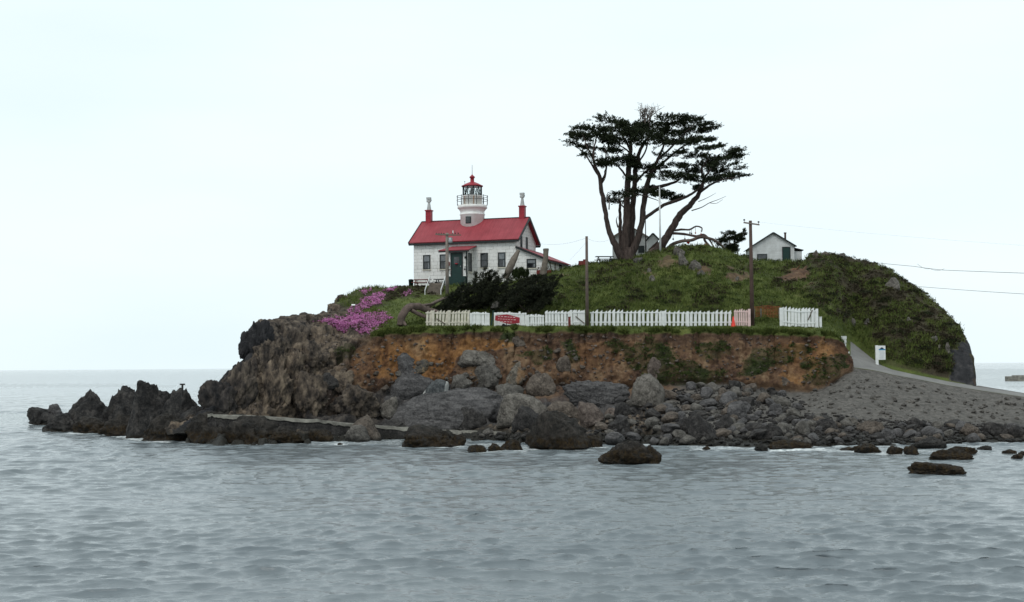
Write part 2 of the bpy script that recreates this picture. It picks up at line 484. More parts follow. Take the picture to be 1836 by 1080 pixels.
# weights of what the ground is
land = smooth(2.96, 3.0, VV)                      # above the bluff's lip
edge_px = np.interp(PYG, [515, 545, 560, 600], [600, 600, 640, 668])
isle = smooth(-12, 12, PXJ - edge_px)
grass = smooth(3.9, 4.02, VV) * isle
grass *= (1 - smooth(1742, 1752, PXG))
lipdrop = np.clip((VV - (3.90 - 0.08 * j1)) / 0.03, 0, 1) * (VV < 4.02) * isle
grass = np.maximum(grass, lipdrop)
poly_scrub = [(1440, 450), (1470, 500), (1440, 520), (1490, 560), (1600, 600), (1560, 600), (1600, 665), (1760, 700), (1760, 440)]
scrub = in_poly(PXJ, PYJ, poly_scrub) * (VV > 5.02) * 1.0
scrub = np.maximum(scrub, in_poly(PXJ, PYJ, [(1060, 490), (1100, 470), (1165, 478), (1165, 510), (1080, 510)]) * (VV > 5) * 0.7)
scrub = np.maximum(scrub, in_poly(PXJ, PYJ, [(590, 560), (640, 512), (690, 514), (735, 512), (790, 514), (790, 532), (720, 532), (690, 545), (620, 565)]) * (VV > 5) * 0.9)
scrub = np.maximum(scrub, in_poly(PXJ, PYJ, [(1390, 495), (1450, 480), (1455, 505), (1400, 508)]) * 0.9)
patchy = smooth(-0.05, 0.25, fbm(G * 0.35 + 9, 3))
scrub = np.maximum(scrub * (0.55 + 0.45 * patchy), 0.55 * patchy * (VV > 5.1) * isle * (PXG > 980))
rockface = in_poly(PXJ, PYJ, [(1706, 628), (1742, 600), (1752, 660), (1752, 700), (1700, 690)]) * (VV > 5.0)
grass = grass * (1 - rockface); scrub = scrub * (1 - rockface)
head = 1 - smooth(-30, 45, PXJ - np.interp(PYG, [560, 620, 690, 745], [665, 645, 600, 590]))   # the rocky headland
dirt = smooth(2.98, 3.06, VV) * (VV < 4.03) * (1 - head) * (1 - smooth(1525, 1532, PXG))
dirt = np.maximum(dirt, smooth(2.45, 2.9, VV + 0.25 * j2) * (VV < 3.0) * smooth(860, 900, PXJ) * (1 - smooth(1190, 1240, PXJ)) * 0.9)
orange = in_poly(PXJ, PYJ, [(610, 640), (690, 606), (890, 606), (930, 620), (830, 640), (790, 690), (740, 690), (640, 680)]) * 1.0
orange = np.maximum(orange, in_poly(PXJ, PYJ, [(1380, 610), (1500, 606), (1510, 640), (1480, 650), (1440, 690), (1405, 690), (1390, 650)]) * 0.75)
orange = np.maximum(orange, in_poly(PXJ, PYJ, [(1030, 620), (1130, 610), (1130, 650), (1040, 670)]) * 0.45)
orange *= dirt * (0.35 + 0.65 * smooth(-0.22, 0.12, fbm(G * np.array([0.45, 0.45, 0.25]) + 31, 4)))
veg = np.zeros_like(dirt)
for q in ([(930, 635), (990, 625), (1000, 648), (960, 655)], [(1085, 618), (1110, 612), (1130, 628), (1100, 640)], [(1115, 630), (1170, 600), (1190, 620), (1215, 650), (1300, 670), (1300, 692), (1190, 692), (1130, 665)],
          [(1240, 620), (1300, 612), (1310, 640), (1270, 650)], [(1350, 630), (1440, 622), (1460, 640), (1395, 660), (1350, 680), (1320, 680)], [(1440, 650), (1510, 640), (1520, 660), (1470, 690), (1440, 690)],  # last outline: plants plus the shaded hollow, painted in the same colour
          [(900, 592), (930, 592), (925, 612), (890, 608)], [(1000, 615), (1030, 610), (1040, 650), (1025, 655)], [(600, 630), (640, 620), (640, 640), (610, 650)]):
    veg = np.maximum(veg, in_poly(PXJ, PYJ, q) * 1.0)
veg = veg * (VV < 4.0) * (VV > 2.2) * (0.45 + 0.5 * patchy)
path_m = (VV > 4.0) * (VV < 5.0) * smooth(1524, 1530, PXG)
beach = (VV < 4.0) * smooth(1150, 1240, PXJ) * (1 - dirt)
beach = np.maximum(beach, (VV > 4.0) * smooth(1748, 1754, PXG))
greyr = in_poly(PXJ, PYJ, [(690, 700), (860, 680), (1130, 665), (1150, 740), (900, 770), (690, 770)]) * (VV < 3.05) * 1.0
darkr = np.maximum(in_poly(PXJ, PYJ, [(300, 800), (355, 735), (432, 560), (458, 560), (450, 640), (390, 745), (430, 800)]), rockface * 1.0)
darkr = np.maximum(darkr, in_poly(PXJ, PYJ, [(560, 690), (640, 660), (700, 700), (700, 775), (520, 770)]) * 0.75)
darkr = np.maximum(darkr, in_poly(PXJ, PYJ, [(430, 620), (440, 580), (560, 560), (560, 600), (470, 640)]) * 0.35)
# relief: stepped crags on rock, gullies in the earth, lumps on the turf
rockw = np.clip(1 - dirt - grass - beach, 0, 1) * (VV > 0.5) * (1 - smooth(7.0, 7.6, VV) * 0.3)
amp_r = np.clip(rockw, 0, 1) * np.where((VV > 1.6) & (VV < 2.15) & (PXG < 980), 0.35, 1.0)
dirv = np.array([0.40, 0.15, 0.90]); dirv /= np.linalg.norm(dirv)
along = G @ dirv
wrp = np.stack([fbm(G * 0.5 + 3, 3), fbm(G * 0.5 + 23, 3), fbm(G * 0.5 + 43, 3)], -1) * 0.9
Gs = G - dirv * (along * 0.48)[..., None] + wrp
bh, bc = blocks(Gs * 0.50); bh2, bc2 = blocks(Gs * 1.15 + 5)
crag = fbm(Gs * 0.26, 4, 0.5, ridged=True) * 0.45 + (bh - 0.5) * 1.15 + np.minimum(bc, 0.25) * 1.3 + (bh2 - 0.5) * 0.32 + np.minimum(bc2, 0.2) * 0.6 + fbm(G * 1.7, 4, 0.6, ridged=True) * 0.25
gul = fbm(G * np.array([0.7, 0.7, 0.25]), 5, 0.6, ridged=True) * 0.62 + fbm(G * 1.6, 5, 0.65, ridged=True) * 0.40
lump = fbm(G * 0.45, 4) * 0.34 + fbm(G * 1.6, 3) * 0.10
disp = amp_r * (crag - 0.62) * (1 - 0.75 * rockface) * (1 - 0.5 * smooth(4.7, 5.2, VV)) + np.clip(dirt, 0, 1) * (VV < 4.5) * (gul - 0.1) * smooth(3.0, 3.1, VV) * (1 - smooth(3.9, 4.0, VV) * 0.6) * (VV < 4.02)
hillw = np.clip(np.maximum(grass, scrub), 0, 1) * smooth(5.0, 5.12, VV) * (1 - smooth(6.9, 7.0, VV))
pad = 1 - in_poly(PXG, PYG, [(660, 535), (735, 505), (800, 505), (800, 545), (700, 580)]) * 0.8
disp = disp + hillw * lump * pad * (1 + 0.9 * np.clip(scrub, 0, 1) * (PXG > 1430))
disp = disp + np.clip(beach, 0, 1) * (VV < 4.0) * (VV > 1) * (fbm(G * 0.5, 3) * 0.16 + fbm(G * 2.1, 3) * 0.10) * (1 - smooth(3.0, 3.6, VV))
disp *= (1 - path_m)
gx = np.gradient(G, axis=1); gv = np.gradient(G, axis=0)
nrm = np.cross(gx, gv); nrm /= np.linalg.norm(nrm, axis=-1)[..., None] + 1e-9
nrm = np.where(nrm[..., 2:3] < -0.2, -nrm, nrm)
nrm[..., 1] = np.where((VV < 6.9) & (nrm[..., 1] > 0.3), -nrm[..., 1], nrm[..., 1])
for _ in range(2):                       # soften the normals where rings meet
    for ax in (0, 1): nrm = (np.roll(nrm, 1, ax) + nrm * 2 + np.roll(nrm, -1, ax)) / 4
nrm /= np.linalg.norm(nrm, axis=-1)[..., None] + 1e-9
GD = G + nrm * disp[..., None]
# the beak of rock that juts from the headland
bare = np.maximum(np.maximum(in_poly(PXJ, PYJ, [(1170, 466), (1205, 458), (1222, 470), (1205, 482), (1180, 478)]) * 0.8, in_poly(PXJ, PYJ, [(1395, 494), (1425, 478), (1452, 482), (1448, 502), (1405, 506)]) * 1.0),
    np.maximum(in_poly(PXJ, PYJ, [(1255, 478), (1275, 484), (1268, 496), (1250, 494)]) * 0.9, in_poly(PXJ, PYJ, [(1305, 488), (1335, 492), (1330, 506), (1300, 500)]) * 0.9)) * (VV > 5)
bare = np.maximum(bare, smooth(0.30, 0.42, fbm(G * 0.3 + 71, 4)) * (VV > 5.08) * isle * (PXG > 1000) * 0.8)
grass = grass * (1 - bare); scrub = scrub * (1 - bare); dirt = np.maximum(dirt, bare * 0.9)
topsoil = smooth(3.70, 3.86, VV + j1 * 0.22) * (VV < 4.0) * (1 - head) * 0.6
cov_a = np.stack([np.clip(grass, 0, 1), np.clip(scrub, 0, 1), np.clip(dirt, 0, 1), np.clip(orange, 0, 1)], -1)
cov_b = np.stack([np.clip(darkr, 0, 1) * 1.0, np.clip(greyr, 0, 1), np.clip(beach, 0, 1), np.clip(veg, 0, 1)], -1)

idx = np.arange(NR * NC).reshape(NR, NC)
quads = np.stack([idx[:-1, :-1], idx[:-1, 1:], idx[1:, 1:], idx[1:, :-1]], -1)
fv = (VV[:-1, :-1] + VV[1:, 1:]) / 2; fx = (PXG[:-1, :-1] + PXG[1:, 1:]) / 2
is_path = (fv > 4.0) & (fv < 5.0) & (fx > 1526)
is_beach = (~is_path) & ((fv < 4.0) & (fx > 1526) | (fv < 3.0) & (fx > 640) | (fx > 1752))
is_head = (~is_path) & (~is_beach) & (fx < 640) & ((fv < 5.0) | (fx < 592))
is_bluff = (~is_path) & (~is_beach) & (~is_head) & (fv < 4.0)
is_hill = ~(is_path | is_beach | is_head | is_bluff)
flatv = GD.reshape(-1, 3); fa = cov_a.reshape(-1, 4); fb = cov_b.reshape(-1, 4)

def piece(name, mask, m):
    q = quads[mask]; used, inv = np.unique(q, return_inverse=True)
    me = np_mesh(name, flatv[used], inv.reshape(-1, 4))
    set_attr(me, 'cover_a', fa[used]); set_attr(me, 'cover_b', fb[used]); set_attr(me, 'topsoil', topsoil.reshape(-1)[used])
    o = new_obj(name, me, m); return tag(o, kind='structure')
piece('headland', is_head, M_GROUND)
piece('bluff', is_bluff, M_GROUND)
piece('hill', is_hill, M_GROUND)
piece('beach', is_beach, M_GROUND)
piece('path', is_path, asphalt_material())

_allq = quads.reshape(-1, 4)
BVH = BVHTree.FromPolygons([Vector(v) for v in flatv.tolist()], _allq.tolist())
CAMV = Vector((0, 0, CAM_H))
def ground(px, py):
    """where the line of sight through a photograph pixel meets land or water: point and normal"""
    d = (P(px, py, 100.0) - CAMV).normalized()
    loc, no, i, dist = BVH.ray_cast(CAMV, d, 400.0)
    if loc is None or loc.z < 0.0:
        if d.z < 0:
            return CAMV + d * (CAM_H / -d.z), Vector((0, 0, 1))
        return None, None
    if no.dot(d) > 0: no = -no
    return loc, no
def below(x, y, default=0.0):
    loc, no, i, dist = BVH.ray_cast(Vector((x, y, 60)), Vector((0, 0, -1)), 100.0)
    return loc.z if loc is not None and loc.z > 0 else default

# ================================================================== WATER
def water_material():
    n = NT('sea_water')
    far = n.math('MULTIPLY', n.xyz()[1], 1 / 400.0, True)
    w1 = n.noise(3.4, 7, 0.66, n.map(n.pos, (0.6, 1.3, 1))); w2 = n.noise(0.55, 4, 0.6, n.map(n.pos, (0.6, 1.4, 1)))
    w3 = n.noise(0.09, 4, 0.6, n.map(n.pos, (0.5, 1.5, 1)))
    h = n.math('ADD', n.math('MULTIPLY', w1, 0.16), n.math('ADD', n.math('MULTIPLY', n.math('MULTIPLY', w2, far), 1.3),
                                                          n.math('MULTIPLY', n.math('MULTIPLY', w3, far), 5.0)))
    foam = n.attr('foam').outputs['Fac']
    lace = n.math('MULTIPLY', foam, n.ramp(n.noise(3.2, 6, 0.7, n.map(n.pos, (0.7, 1.3, 1))), [(0.36, 0.0), (0.6, 1.0)]), True)
    deep = n.ramp(n.noise(0.05, 3, 0.5), [(0.35, (0.125, 0.147, 0.160)), (0.65, (0.158, 0.180, 0.190))])
    n.set(Base_Color=n.mix(lace, deep, (0.72, 0.75, 0.75)), Roughness=n.math('ADD', 0.07, n.math('MULTIPLY', lace, 0.7)), IOR=1.33)
    n.b.inputs['Specular IOR Level'].default_value = 0.5
    n.bump(h, 1.0, 0.24)
    return n.m

def build_water():
    Y = [14.0]
    while Y[-1] < 30: Y.append(Y[-1] * 1.006)
    while Y[-1] < 130: Y.append(Y[-1] * 1.0021)
    while Y[-1] < 420: Y.append(Y[-1] * 1.0033)
    while Y[-1] < 40000: Y.append(Y[-1] * 1.06)
    Y = np.array(Y)
    u = np.arange(0.42, 1.1, 0.005); u = np.concatenate([np.linspace(-4, -1.1, 14)[:-1], -u[::-1], np.arange(-0.4185, 0.4185, 0.0017), u, np.linspace(1.1, 4, 14)[1:]])
    yy, uu = np.meshgrid(Y, u, indexing='ij'); xx = yy * uu
    rg = np.random.default_rng(21); N = 150
    lam = np.exp(rg.uniform(np.log(0.26), np.log(4.0), N)); k = 2 * np.pi / lam
    th = rg.normal(R(-94), R(27), N); ph = rg.uniform(0, 2 * np.pi, N)
    slope = 0.285 * np.sqrt(2 / N) * np.where(lam > 2.4, 0.24, np.where(lam > 1.2, 0.75, 1.35))
    am = slope / k
    z = np.zeros_like(xx); dx = np.zeros_like(xx); dy = np.zeros_like(xx)
    gust = 0.90 + 0.85 * fbm(np.stack([xx * 0.03, yy * 0.055, xx * 0], -1), 3)
    near = yy < 420
    side = (1 - smooth(0.85, 1.05, np.abs(uu))) * np.where(np.abs(uu) > 0.42, 0.8, 1.0)
    for i in range(N):
        w = np.clip((lam[i] / np.maximum(yy * 0.0023, 0.02) - 2.0) / 2.0, 0, 1) * near * side * np.clip((420 - yy) / 150, 0, 1)
        a = k[i] * (xx * np.cos(th[i]) + yy * np.sin(th[i])) + ph[i]
        w = w * am[i]; z += w * np.cos(a); sn = np.sin(a)
        dx -= w * np.cos(th[i]) * sn * 1.35; dy -= w * np.sin(th[i]) * sn * 1.35
    xx = xx + dx * gust; yyd = yy + dy * gust; z = z * gust
    v = np.stack([xx, yyd, z], -1)
    foam = np.zeros(z.shape)
    ppx, ppy = proj(np.stack([xx, yyd, z * 0], -1))
    jx = fbm(v * 0.8, 3); qx = ppx + jx * 14; qy = ppy + fbm(v * 0.8 + 9, 3) * 4.0
    for poly, s in (([(-200, 741), (40, 741), (62, 748), (40, 762), (-200, 766)], 0.75), ([(175, 772), (235, 775), (262, 786), (262, 792), (180, 780)], 0.95),
                    ([(100, 765), (180, 768), (180, 778), (60, 768)], 0.5), ([(1370, 801), (1400, 803), (1470, 803), (1490, 808), (1380, 811)], 1.0),
                    ([(1235, 800), (1345, 799), (1350, 806), (1240, 808)], 0.5), ([(800, 786), (850, 796), (900, 794), (950, 800), (940, 812), (830, 796)], 0.45),
                    ([(1480, 802), (1760, 800), (1760, 812), (1480, 812)], 0.35), ([(1745, 662), (2000, 662), (2000, 690), (1745, 694)], 0.5),
                    ([(560, 786), (640, 786), (720, 783), (720, 797), (560, 797)], 0.35), ([(1756, 672), (1836, 675), (1836, 682), (1756, 680)], 0.8),
                    ([(-100, 690), (200, 689), (330, 692), (330, 694), (-100, 694)], 0.35)):
        foam = np.maximum(foam, in_poly(qx, qy, poly) * s)
    sh = near & (yy > 85) & (np.abs(uu) < 0.5)
    si = np.nonzero(sh.ravel())[0]; wx, wy = xx.ravel()[si], yyd.ravel()[si]; ff = np.zeros(len(si))
    for cx, cy, ra, rb in FOAM_AT:
        m = (np.abs(wx - cx) < ra + 2) & (np.abs(wy - cy) < rb + 2)
        q_ = np.sqrt(((wx[m] - cx) / ra) ** 2 + ((wy[m] - cy) / rb) ** 2); ff[m] = np.maximum(ff[m], 0.85 * (1 - smooth(1.0, 1.0 + 0.9 / ra, q_)))
    ln_ = np.interp(np.arctan2(wx, wy), np.arctan2(vW[:, 0], vW[:, 1]), np.hypot(vW[:, 0], vW[:, 1])) - np.hypot(wx, wy)
    ff = np.maximum(ff, 0.7 * (1 - smooth(0.2, 1.3, np.abs(ln_))) * (np.arctan2(wx, wy) > np.arctan2(vW[0, 0], vW[0, 1])))
    ff *= smooth(-0.25, 0.25, fbm(np.stack([wx * 0.35, wy * 0.35, wx * 0], -1), 3))
    foam.ravel()[si] = np.maximum(foam.ravel()[si], ff)
    nr, nc = z.shape; id_ = np.arange(nr * nc).reshape(nr, nc)
    q = np.stack([id_[:-1, :-1], id_[:-1, 1:], id_[1:, 1:], id_[1:, :-1]], -1).reshape(-1, 4)
    me = np_mesh('sea', v.reshape(-1, 3), q)
    set_attr(me, 'foam', foam.ravel())
    tag(new_obj('sea', me, water_material()), kind='structure')
    # the rest of the sea, beside and behind the camera
    mb = MB(); mb.add([(-60000, -30000, -0.02), (60000, -30000, -0.02), (60000, 14.0, -0.02), (-60000, 14.0, -0.02)], [(0, 1, 2, 3)])
    o = mb.build('sea', bpy.data.materials['sea_water']); tag(o, kind='structure')
# ================================================================== MATERIALS FOR BUILT THINGS
def masonry_material():
    n = NT('whitewashed_stone')
    br = n.node('ShaderNodeTexBrick'); n.put(br.inputs['Vector'], None or n.map(n.ob, (1, 1, 1), (R(90), 0, 0)))
    br.inputs['Scale'].default_value = 1.0; br.inputs['Mortar Size'].default_value = 0.022; br.inputs['Brick Width'].default_value = 0.9
    br.inputs['Row Height'].default_value = 0.36; br.inputs['Mortar Smooth'].default_value = 0.6
    big = n.noise(0.8, 6, 0.65, n.ob); fine = n.noise(5, 5, 0.6, n.ob)
    wall = n.ramp(big, [(0.28, (0.50, 0.48, 0.44)), (0.43, (0.70, 0.69, 0.66)), (0.65, (0.82, 0.81, 0.79))])
    crack = n.math('MULTIPLY', br.outputs['Fac'], n.ramp(n.noise(1.5, 3, 0.5, n.ob), [(0.40, 0.0), (0.56, 1.0)]), True)
    chip = n.ramp(n.noise(2.6, 5, 0.7, n.map(n.ob, (0.9, 0.9, 4.5))), [(0.60, 0.0), (0.68, 0.8)])
    col = n.mix(n.math('MULTIPLY', crack, 0.6), wall, (0.12, 0.11, 0.10)); col = n.mix(chip, col, (0.26, 0.24, 0.21))
    rust = n.ramp(n.noise(1.1, 4, 0.7, n.map(n.ob, (2.5, 2.5, 0.35))), [(0.62, 0.0), (0.78, 0.45)])
    col = n.mix(rust, col, (0.38, 0.27, 0.18))
    n.set(Base_Color=col, Roughness=0.85)
    n.bump(n.math('ADD', n.math('MULTIPLY', br.outputs['Fac'], -0.8), fine), 0.5, 0.05)
    return n.m

def roof_material(name, col):
    n = NT(name)
    v = n.map(n.ob, (3.2, 0.25, 0.25)); f = n.noise(2.0, 5, 0.6, v); g = n.noise(0.7, 4, 0.6, n.ob)
    d = tuple(c * 0.70 for c in col); l = tuple(min(1, c * 1.18 + 0.01) for c in col)
    n.set(Base_Color=n.mix(0.5, n.ramp(f, [(0.3, d), (0.7, l)]), n.ramp(g, [(0.3, d), (0.7, l)])), Roughness=0.6)
    w = n.node('ShaderNodeTexWave', wave_type='BANDS', bands_direction='X'); n.put(w.inputs['Vector'], n.ob)
    w.inputs['Scale'].default_value = 1.3
    n.bump(n.math('ADD', n.math('MULTIPLY', w.outputs['Fac'], 0.6), f), 0.35, 0.03)
    return n.m

def glass_material():
    n = NT('window_glass')
    n.set(Base_Color=n.ramp(n.noise(1.8, 3, 0.5, n.ob), [(0.4, (0.010, 0.012, 0.014)), (0.7, (0.06, 0.065, 0.07))]), Roughness=0.08)
    n.b.inputs['Specular IOR Level'].default_value = 0.6
    return n.m

def lantern_glass_material():
    n = NT('lantern_glass')
    tr = n.node('ShaderNodeBsdfTransparent'); tr.inputs[0].default_value = (0.93, 0.96, 0.96, 1)
    gl = n.node('ShaderNodeBsdfGlossy'); gl.inputs['Roughness'].default_value = 0.03
    mx_ = n.node('ShaderNodeMixShader'); mx_.inputs[0].default_value = 0.10
    n.t.links.new(tr.outputs[0], mx_.inputs[1]); n.t.links.new(gl.outputs[0], mx_.inputs[2])
    n.t.links.new(mx_.outputs[0], n.out.inputs['Surface'])
    return n.m

M = dict(
    stone=masonry_material(), roof=roof_material('red_roof', (0.28, 0.038, 0.050)), glass=glass_material(), lglass=lantern_glass_material(),
    trim=simple('black_green_trim', (0.016, 0.022, 0.022), 0.55, 0.3), green=simple('dark_green_paint', (0.009, 0.034, 0.029), 0.45, 0.3),
    red=simple('red_paint', (0.30, 0.022, 0.035), 0.5, 0.3), redbrown=simple('rust_red_paint', (0.16, 0.028, 0.024), 0.7, 0.4),
    white=simple('white_paint', (0.74, 0.75, 0.74), 0.6, 0.12), oldwhite=simple('weathered_white_paint', (0.62, 0.58, 0.49), 0.8, 0.25, 2.5),
    pinkwhite=simple('cone_reflection_white_paint', (0.70, 0.52, 0.50), 0.7, 0.22, 1.6), shedgrey=simple('weathered_grey_white_boards', (0.42, 0.43, 0.42), 0.85, 0.2, 1.2), shedwhite=simple('greyish_white_boards', (0.60, 0.61, 0.60), 0.8, 0.12, 1.2),  # pinkwhite: red reflection of the traffic cone put into the white paint
    darkroof=simple('dark_shingle', (0.035, 0.032, 0.032), 0.9, 0.4), timber=simple('grey_timber', (0.16, 0.135, 0.11), 0.9, 0.4, 2.5, bump=0.5),
    pole=simple('pole_timber', (0.22, 0.19, 0.165), 0.9, 0.35, 1.5, bump=0.4), darktimber=simple('dark_pole_timber', (0.085, 0.055, 0.045), 0.9, 0.35, 1.5, bump=0.4),
    metal=simple('grey_metal', (0.30, 0.31, 0.32), 0.45, 0.2, 4, 0.7), iron=simple('dark_iron', (0.03, 0.028, 0.027), 0.6, 0.4),
    concrete=simple('sea_worn_concrete', (0.20, 0.19, 0.165), 0.9, 0.6, 1.4, bump=0.6), cone=simple('orange_red_plastic', (0.75, 0.05, 0.035), 0.4, 0.12),
    mesh=simple('orange_net', (0.34, 0.085, 0.035), 0.6, 0.25), blue=simple('blue_paint', (0.02, 0.22, 0.42), 0.5, 0.1), navy=simple('navy_paint', (0.01, 0.02, 0.05), 0.5, 0.1),
    greytext=simple('grey_print', (0.42, 0.46, 0.52), 0.7, 0.05), curtain=simple('pale_curtain', (0.20, 0.215, 0.225), 0.9, 0.25), wire=simple('wire', (0.05, 0.05, 0.055), 0.6, 0.1),
    driftwood=simple('driftwood', (0.12, 0.088, 0.075), 0.95, 0.45, 2.2, bump=0.8), rubber=simple('black_rubber', (0.012, 0.012, 0.012), 0.8, 0.2))

# ================================================================== THE LIGHTHOUSE
TH = R(18.0); BASE = P(742, 512, 142.7); BASE.z = 14.62
lh = thing('lighthouse', 'white stone lighthouse cottage with red roof and short lantern tower on the hill', 'lighthouse', BASE, -TH)
L, DP, HW, RISE = 11.5, 7.0, 4.78, 2.36
# walls: the gabled block, then the porch block and the lean-to
w = MB(); w.prism_x([(0, -2.0), (DP, -2.0), (DP, HW), (DP / 2, HW + RISE), (0, HW)], 0, L)
w.build('wall', M['stone'], lh)
def slab(mb, a, b, c, d, t):
    """roof slab from four corners (upper face), thickness t downwards along its normal"""
    a, b, c, d = map(Vector, (a, b, c, d)); nn = (b - a).cross(d - a).normalized()
    if nn.z < 0: nn = -nn
    top = [a, b, c, d]; bot = [p - nn * t for p in top]
    return mb.add(top + bot, [(0, 1, 2, 3), (7, 6, 5, 4), (0, 4, 5, 1), (1, 5, 6, 2), (2, 6, 7, 3), (3, 7, 4, 0)])
OH, SO = 0.38, 0.42
k = RISE / (DP / 2)
e0, zr = HW - SO * k + 0.13, HW + RISE + 0.13
rf = MB()
slab(rf, (-SO, -OH, e0), (L + SO, -OH, e0), (L + SO, DP / 2 - 0.01, zr), (-SO, DP / 2 - 0.01, zr), 0.11)
slab(rf, (-SO, DP / 2 + 0.01, zr), (L + SO, DP / 2 + 0.01, zr), (L + SO, DP + OH, e0), (-SO, DP + OH, e0), 0.11)
roof = rf.build('roof', M['roof'], lh)
ft = MB()
ft.box((L / 2, -OH + 0.05, e0 - 0.20), (L + 2 * SO, 0.10, 0.20)); ft.box((L / 2, DP + OH - 0.05, e0 - 0.20), (L + 2 * SO, 0.10, 0.20))
for x in (-SO - 0.03, L + SO + 0.03):
    for s in (0, 1):
        ya, yb = ((-OH, DP / 2), (DP + OH, DP / 2))[s]
        ft.bar((x, ya, e0 - 0.09), (x, yb, zr - 0.09), 0.06, 0.28, up=(0, 0, 1))
ft.box((L / 2, DP / 2, zr + 0.02), (L + 2 * SO, 0.16, 0.08))
ft.build('fascia', M['trim'], roof)
def chimney(x):
    c = MB(); z0 = HW + RISE - 0.3
    c.box((x, DP / 2, z0 + 0.78), (0.60, 0.60, 1.56)); c.box((x, DP / 2, z0 + 1.62), (0.74, 0.74, 0.12))
    ch = c.build('chimney', M['red'], roof)
    p = MB(); z1 = z0 + 1.68
    p.lathe([(0.26, 0), (0.12, 0.85), (0.12, 0.88)], 12, (x, DP / 2, z1))
    p.box((x - 0.03, DP / 2, z1 + 0.98), (0.40, 0.34, 0.22)); p.box((x + 0.10, DP / 2, z1 + 1.08), (0.30, 0.30, 0.16)); p.box((x - 0.02, DP / 2, z1 + 1.28), (0.46, 0.36, 0.24))
    p.build('chimney_pot', M['shedgrey'], lh)
chimney(0.40); chimney(L - 0.38)

def window(x, y, z0, wd, ht, face='front', curtain=False, bars=True, fw=0.10):
    """frame with a pane set back; face front (looks -y) or right (looks +x)"""
    f = MB(); g = MB(); c = MB()
    def bx(mb, u0, u1, v0, v1, d0, d1):
        if face == 'front': mb.span((x + u0, y - d1, z0 + v0), (x + u1, y - d0, z0 + v1))
        else: mb.span((x + d0, y + u0, z0 + v0), (x + d1, y + u1, z0 + v1))
    h = wd / 2
    bx(f, -h, -h + fw, 0, ht, -0.05, 0.07); bx(f, h - fw, h, 0, ht, -0.05, 0.07)
    bx(f, -h + fw, h - fw, ht - fw, ht, -0.05, 0.068); bx(f, -h + fw, h - fw, 0, fw, -0.05, 0.068)
    if bars: bx(f, -h + fw, h - fw, ht / 2 - 0.025, ht / 2 + 0.025, -0.04, 0.05)
    fo = f.build('window', M['trim'], lh)
    bx(g, -h + fw * 0.8, h - fw * 0.8, fw * 0.8, ht - fw * 0.8, 0.004, 0.02)
    g.build('pane', M['glass'], fo)
    if curtain:
        if face == 'front':
            bx(c, -h + fw, h - fw, ht * 0.56, ht - fw, 0.022, 0.028)
            bx(c, h - fw - 0.16, h - fw, fw, ht * 0.5, 0.022, 0.03)
        c.build('curtain', M['curtain'], fo)
    s = MB(); bx(s, -h - 0.06, h + 0.06, -0.09, -0.002, -0.03, 0.11); s.build('sill', M['oldwhite'], fo)
for i, wx in enumerate((1.50, 3.40, 7.98, 9.92)):
    window(wx, 0, 1.74, 0.82, 1.55, 'front', curtain=i in (0, 1, 3))
window(L, 1.75, 3.72, 0.52, 1.42, 'right', bars=False, fw=0.07); window(L, 3.65, 3.72, 0.52, 1.42, 'right', bars=False, fw=0.07)
# entrance porch
PX0, PX1, PY = 4.50, 6.70, -2.0
pw = MB(); pw.prism_x([(PY, -0.6), (-0.002, -0.6), (-0.002, 3.80), (PY, 3.45)], PX0, PX1)
porch = pw.build('porch', M['stone'], lh)
pr = MB(); slab(pr, (PX0 - 0.75, PY - 0.40, 3.52), (PX1 + 0.45, PY - 0.40, 3.52), (PX1 + 0.45, -0.01, 4.10), (PX0 - 0.1, -0.01, 4.10), 0.09)
pr.build('roof', M['roof'], porch)
pf = MB(); pf.box(((PX0 + PX1) / 2 - 0.15, PY - 0.36, 3.36), (PX1 - PX0 + 1.2, 0.09, 0.14)); pf.box((PX1 + 0.035, PY + 0.03, 1.5), (0.13, 0.13, 3.9))
pf.build('trim', M['trim'], porch)
dr = MB(); dx = PX0 + 1.15
dr.span((dx - 0.56, PY - 0.06, 0.78), (dx + 0.56, PY + 0.02, 3.12))
door = dr.build('door', M['green'], lh)
g = MB(); g.span((dx - 0.30, PY - 0.075, 2.05), (dx + 0.30, PY - 0.061, 2.80)); g.build('pane', M['glass'], door)
fr_ = MB(); fr_.span((dx - 0.68, PY - 0.09, 0.78), (dx - 0.56, PY, 3.24)); fr_.span((dx + 0.56, PY - 0.09, 0.78), (dx + 0.68, PY, 3.24)); fr_.span((dx - 0.56, PY - 0.09, 3.12), (dx + 0.56, PY, 3.24))
fr_.build('frame', M['trim'], door)
nt = MB(); nt.lathe([(0.14, 0), (0.17, 0.05), (0.10, 0.12)], 10, (dx, PY - 0.14, 2.02)); nt.build('wreath', M['red'], door)
hb = MB(); hb.box((dx + 0.45, PY - 0.10, 1.8), (0.06, 0.08, 0.14)); hb.build('handle', M['metal'], door)
st = MB()
for i in range(3): st.span((dx - 1.05 - 0.05 * i, PY - 0.35 * (i + 1) - 0.02, -0.6), (dx + 1.05 + 0.05 * i, PY - 0.35 * i - 0.02, 0.76 - 0.24 * i))
st.build('stoop', M['green'], lh)
lm = MB(); lm.box((dx + 0.98, PY - 0.08, 2.72), (0.10, 0.16, 0.08)); lm.lathe([(0.04, 0), (0.09, 0.06), (0.09, 0.2), (0.03, 0.28)], 8, (dx + 0.98, PY - 0.16, 2.58)); lm.build('wall_lamp', M['iron'], lh)
mbx = MB(); mbx.box((dx - 0.92, PY - 0.08, 2.1), (0.30, 0.15, 0.40)); mbx.build('mailbox', M['redbrown'], lh)
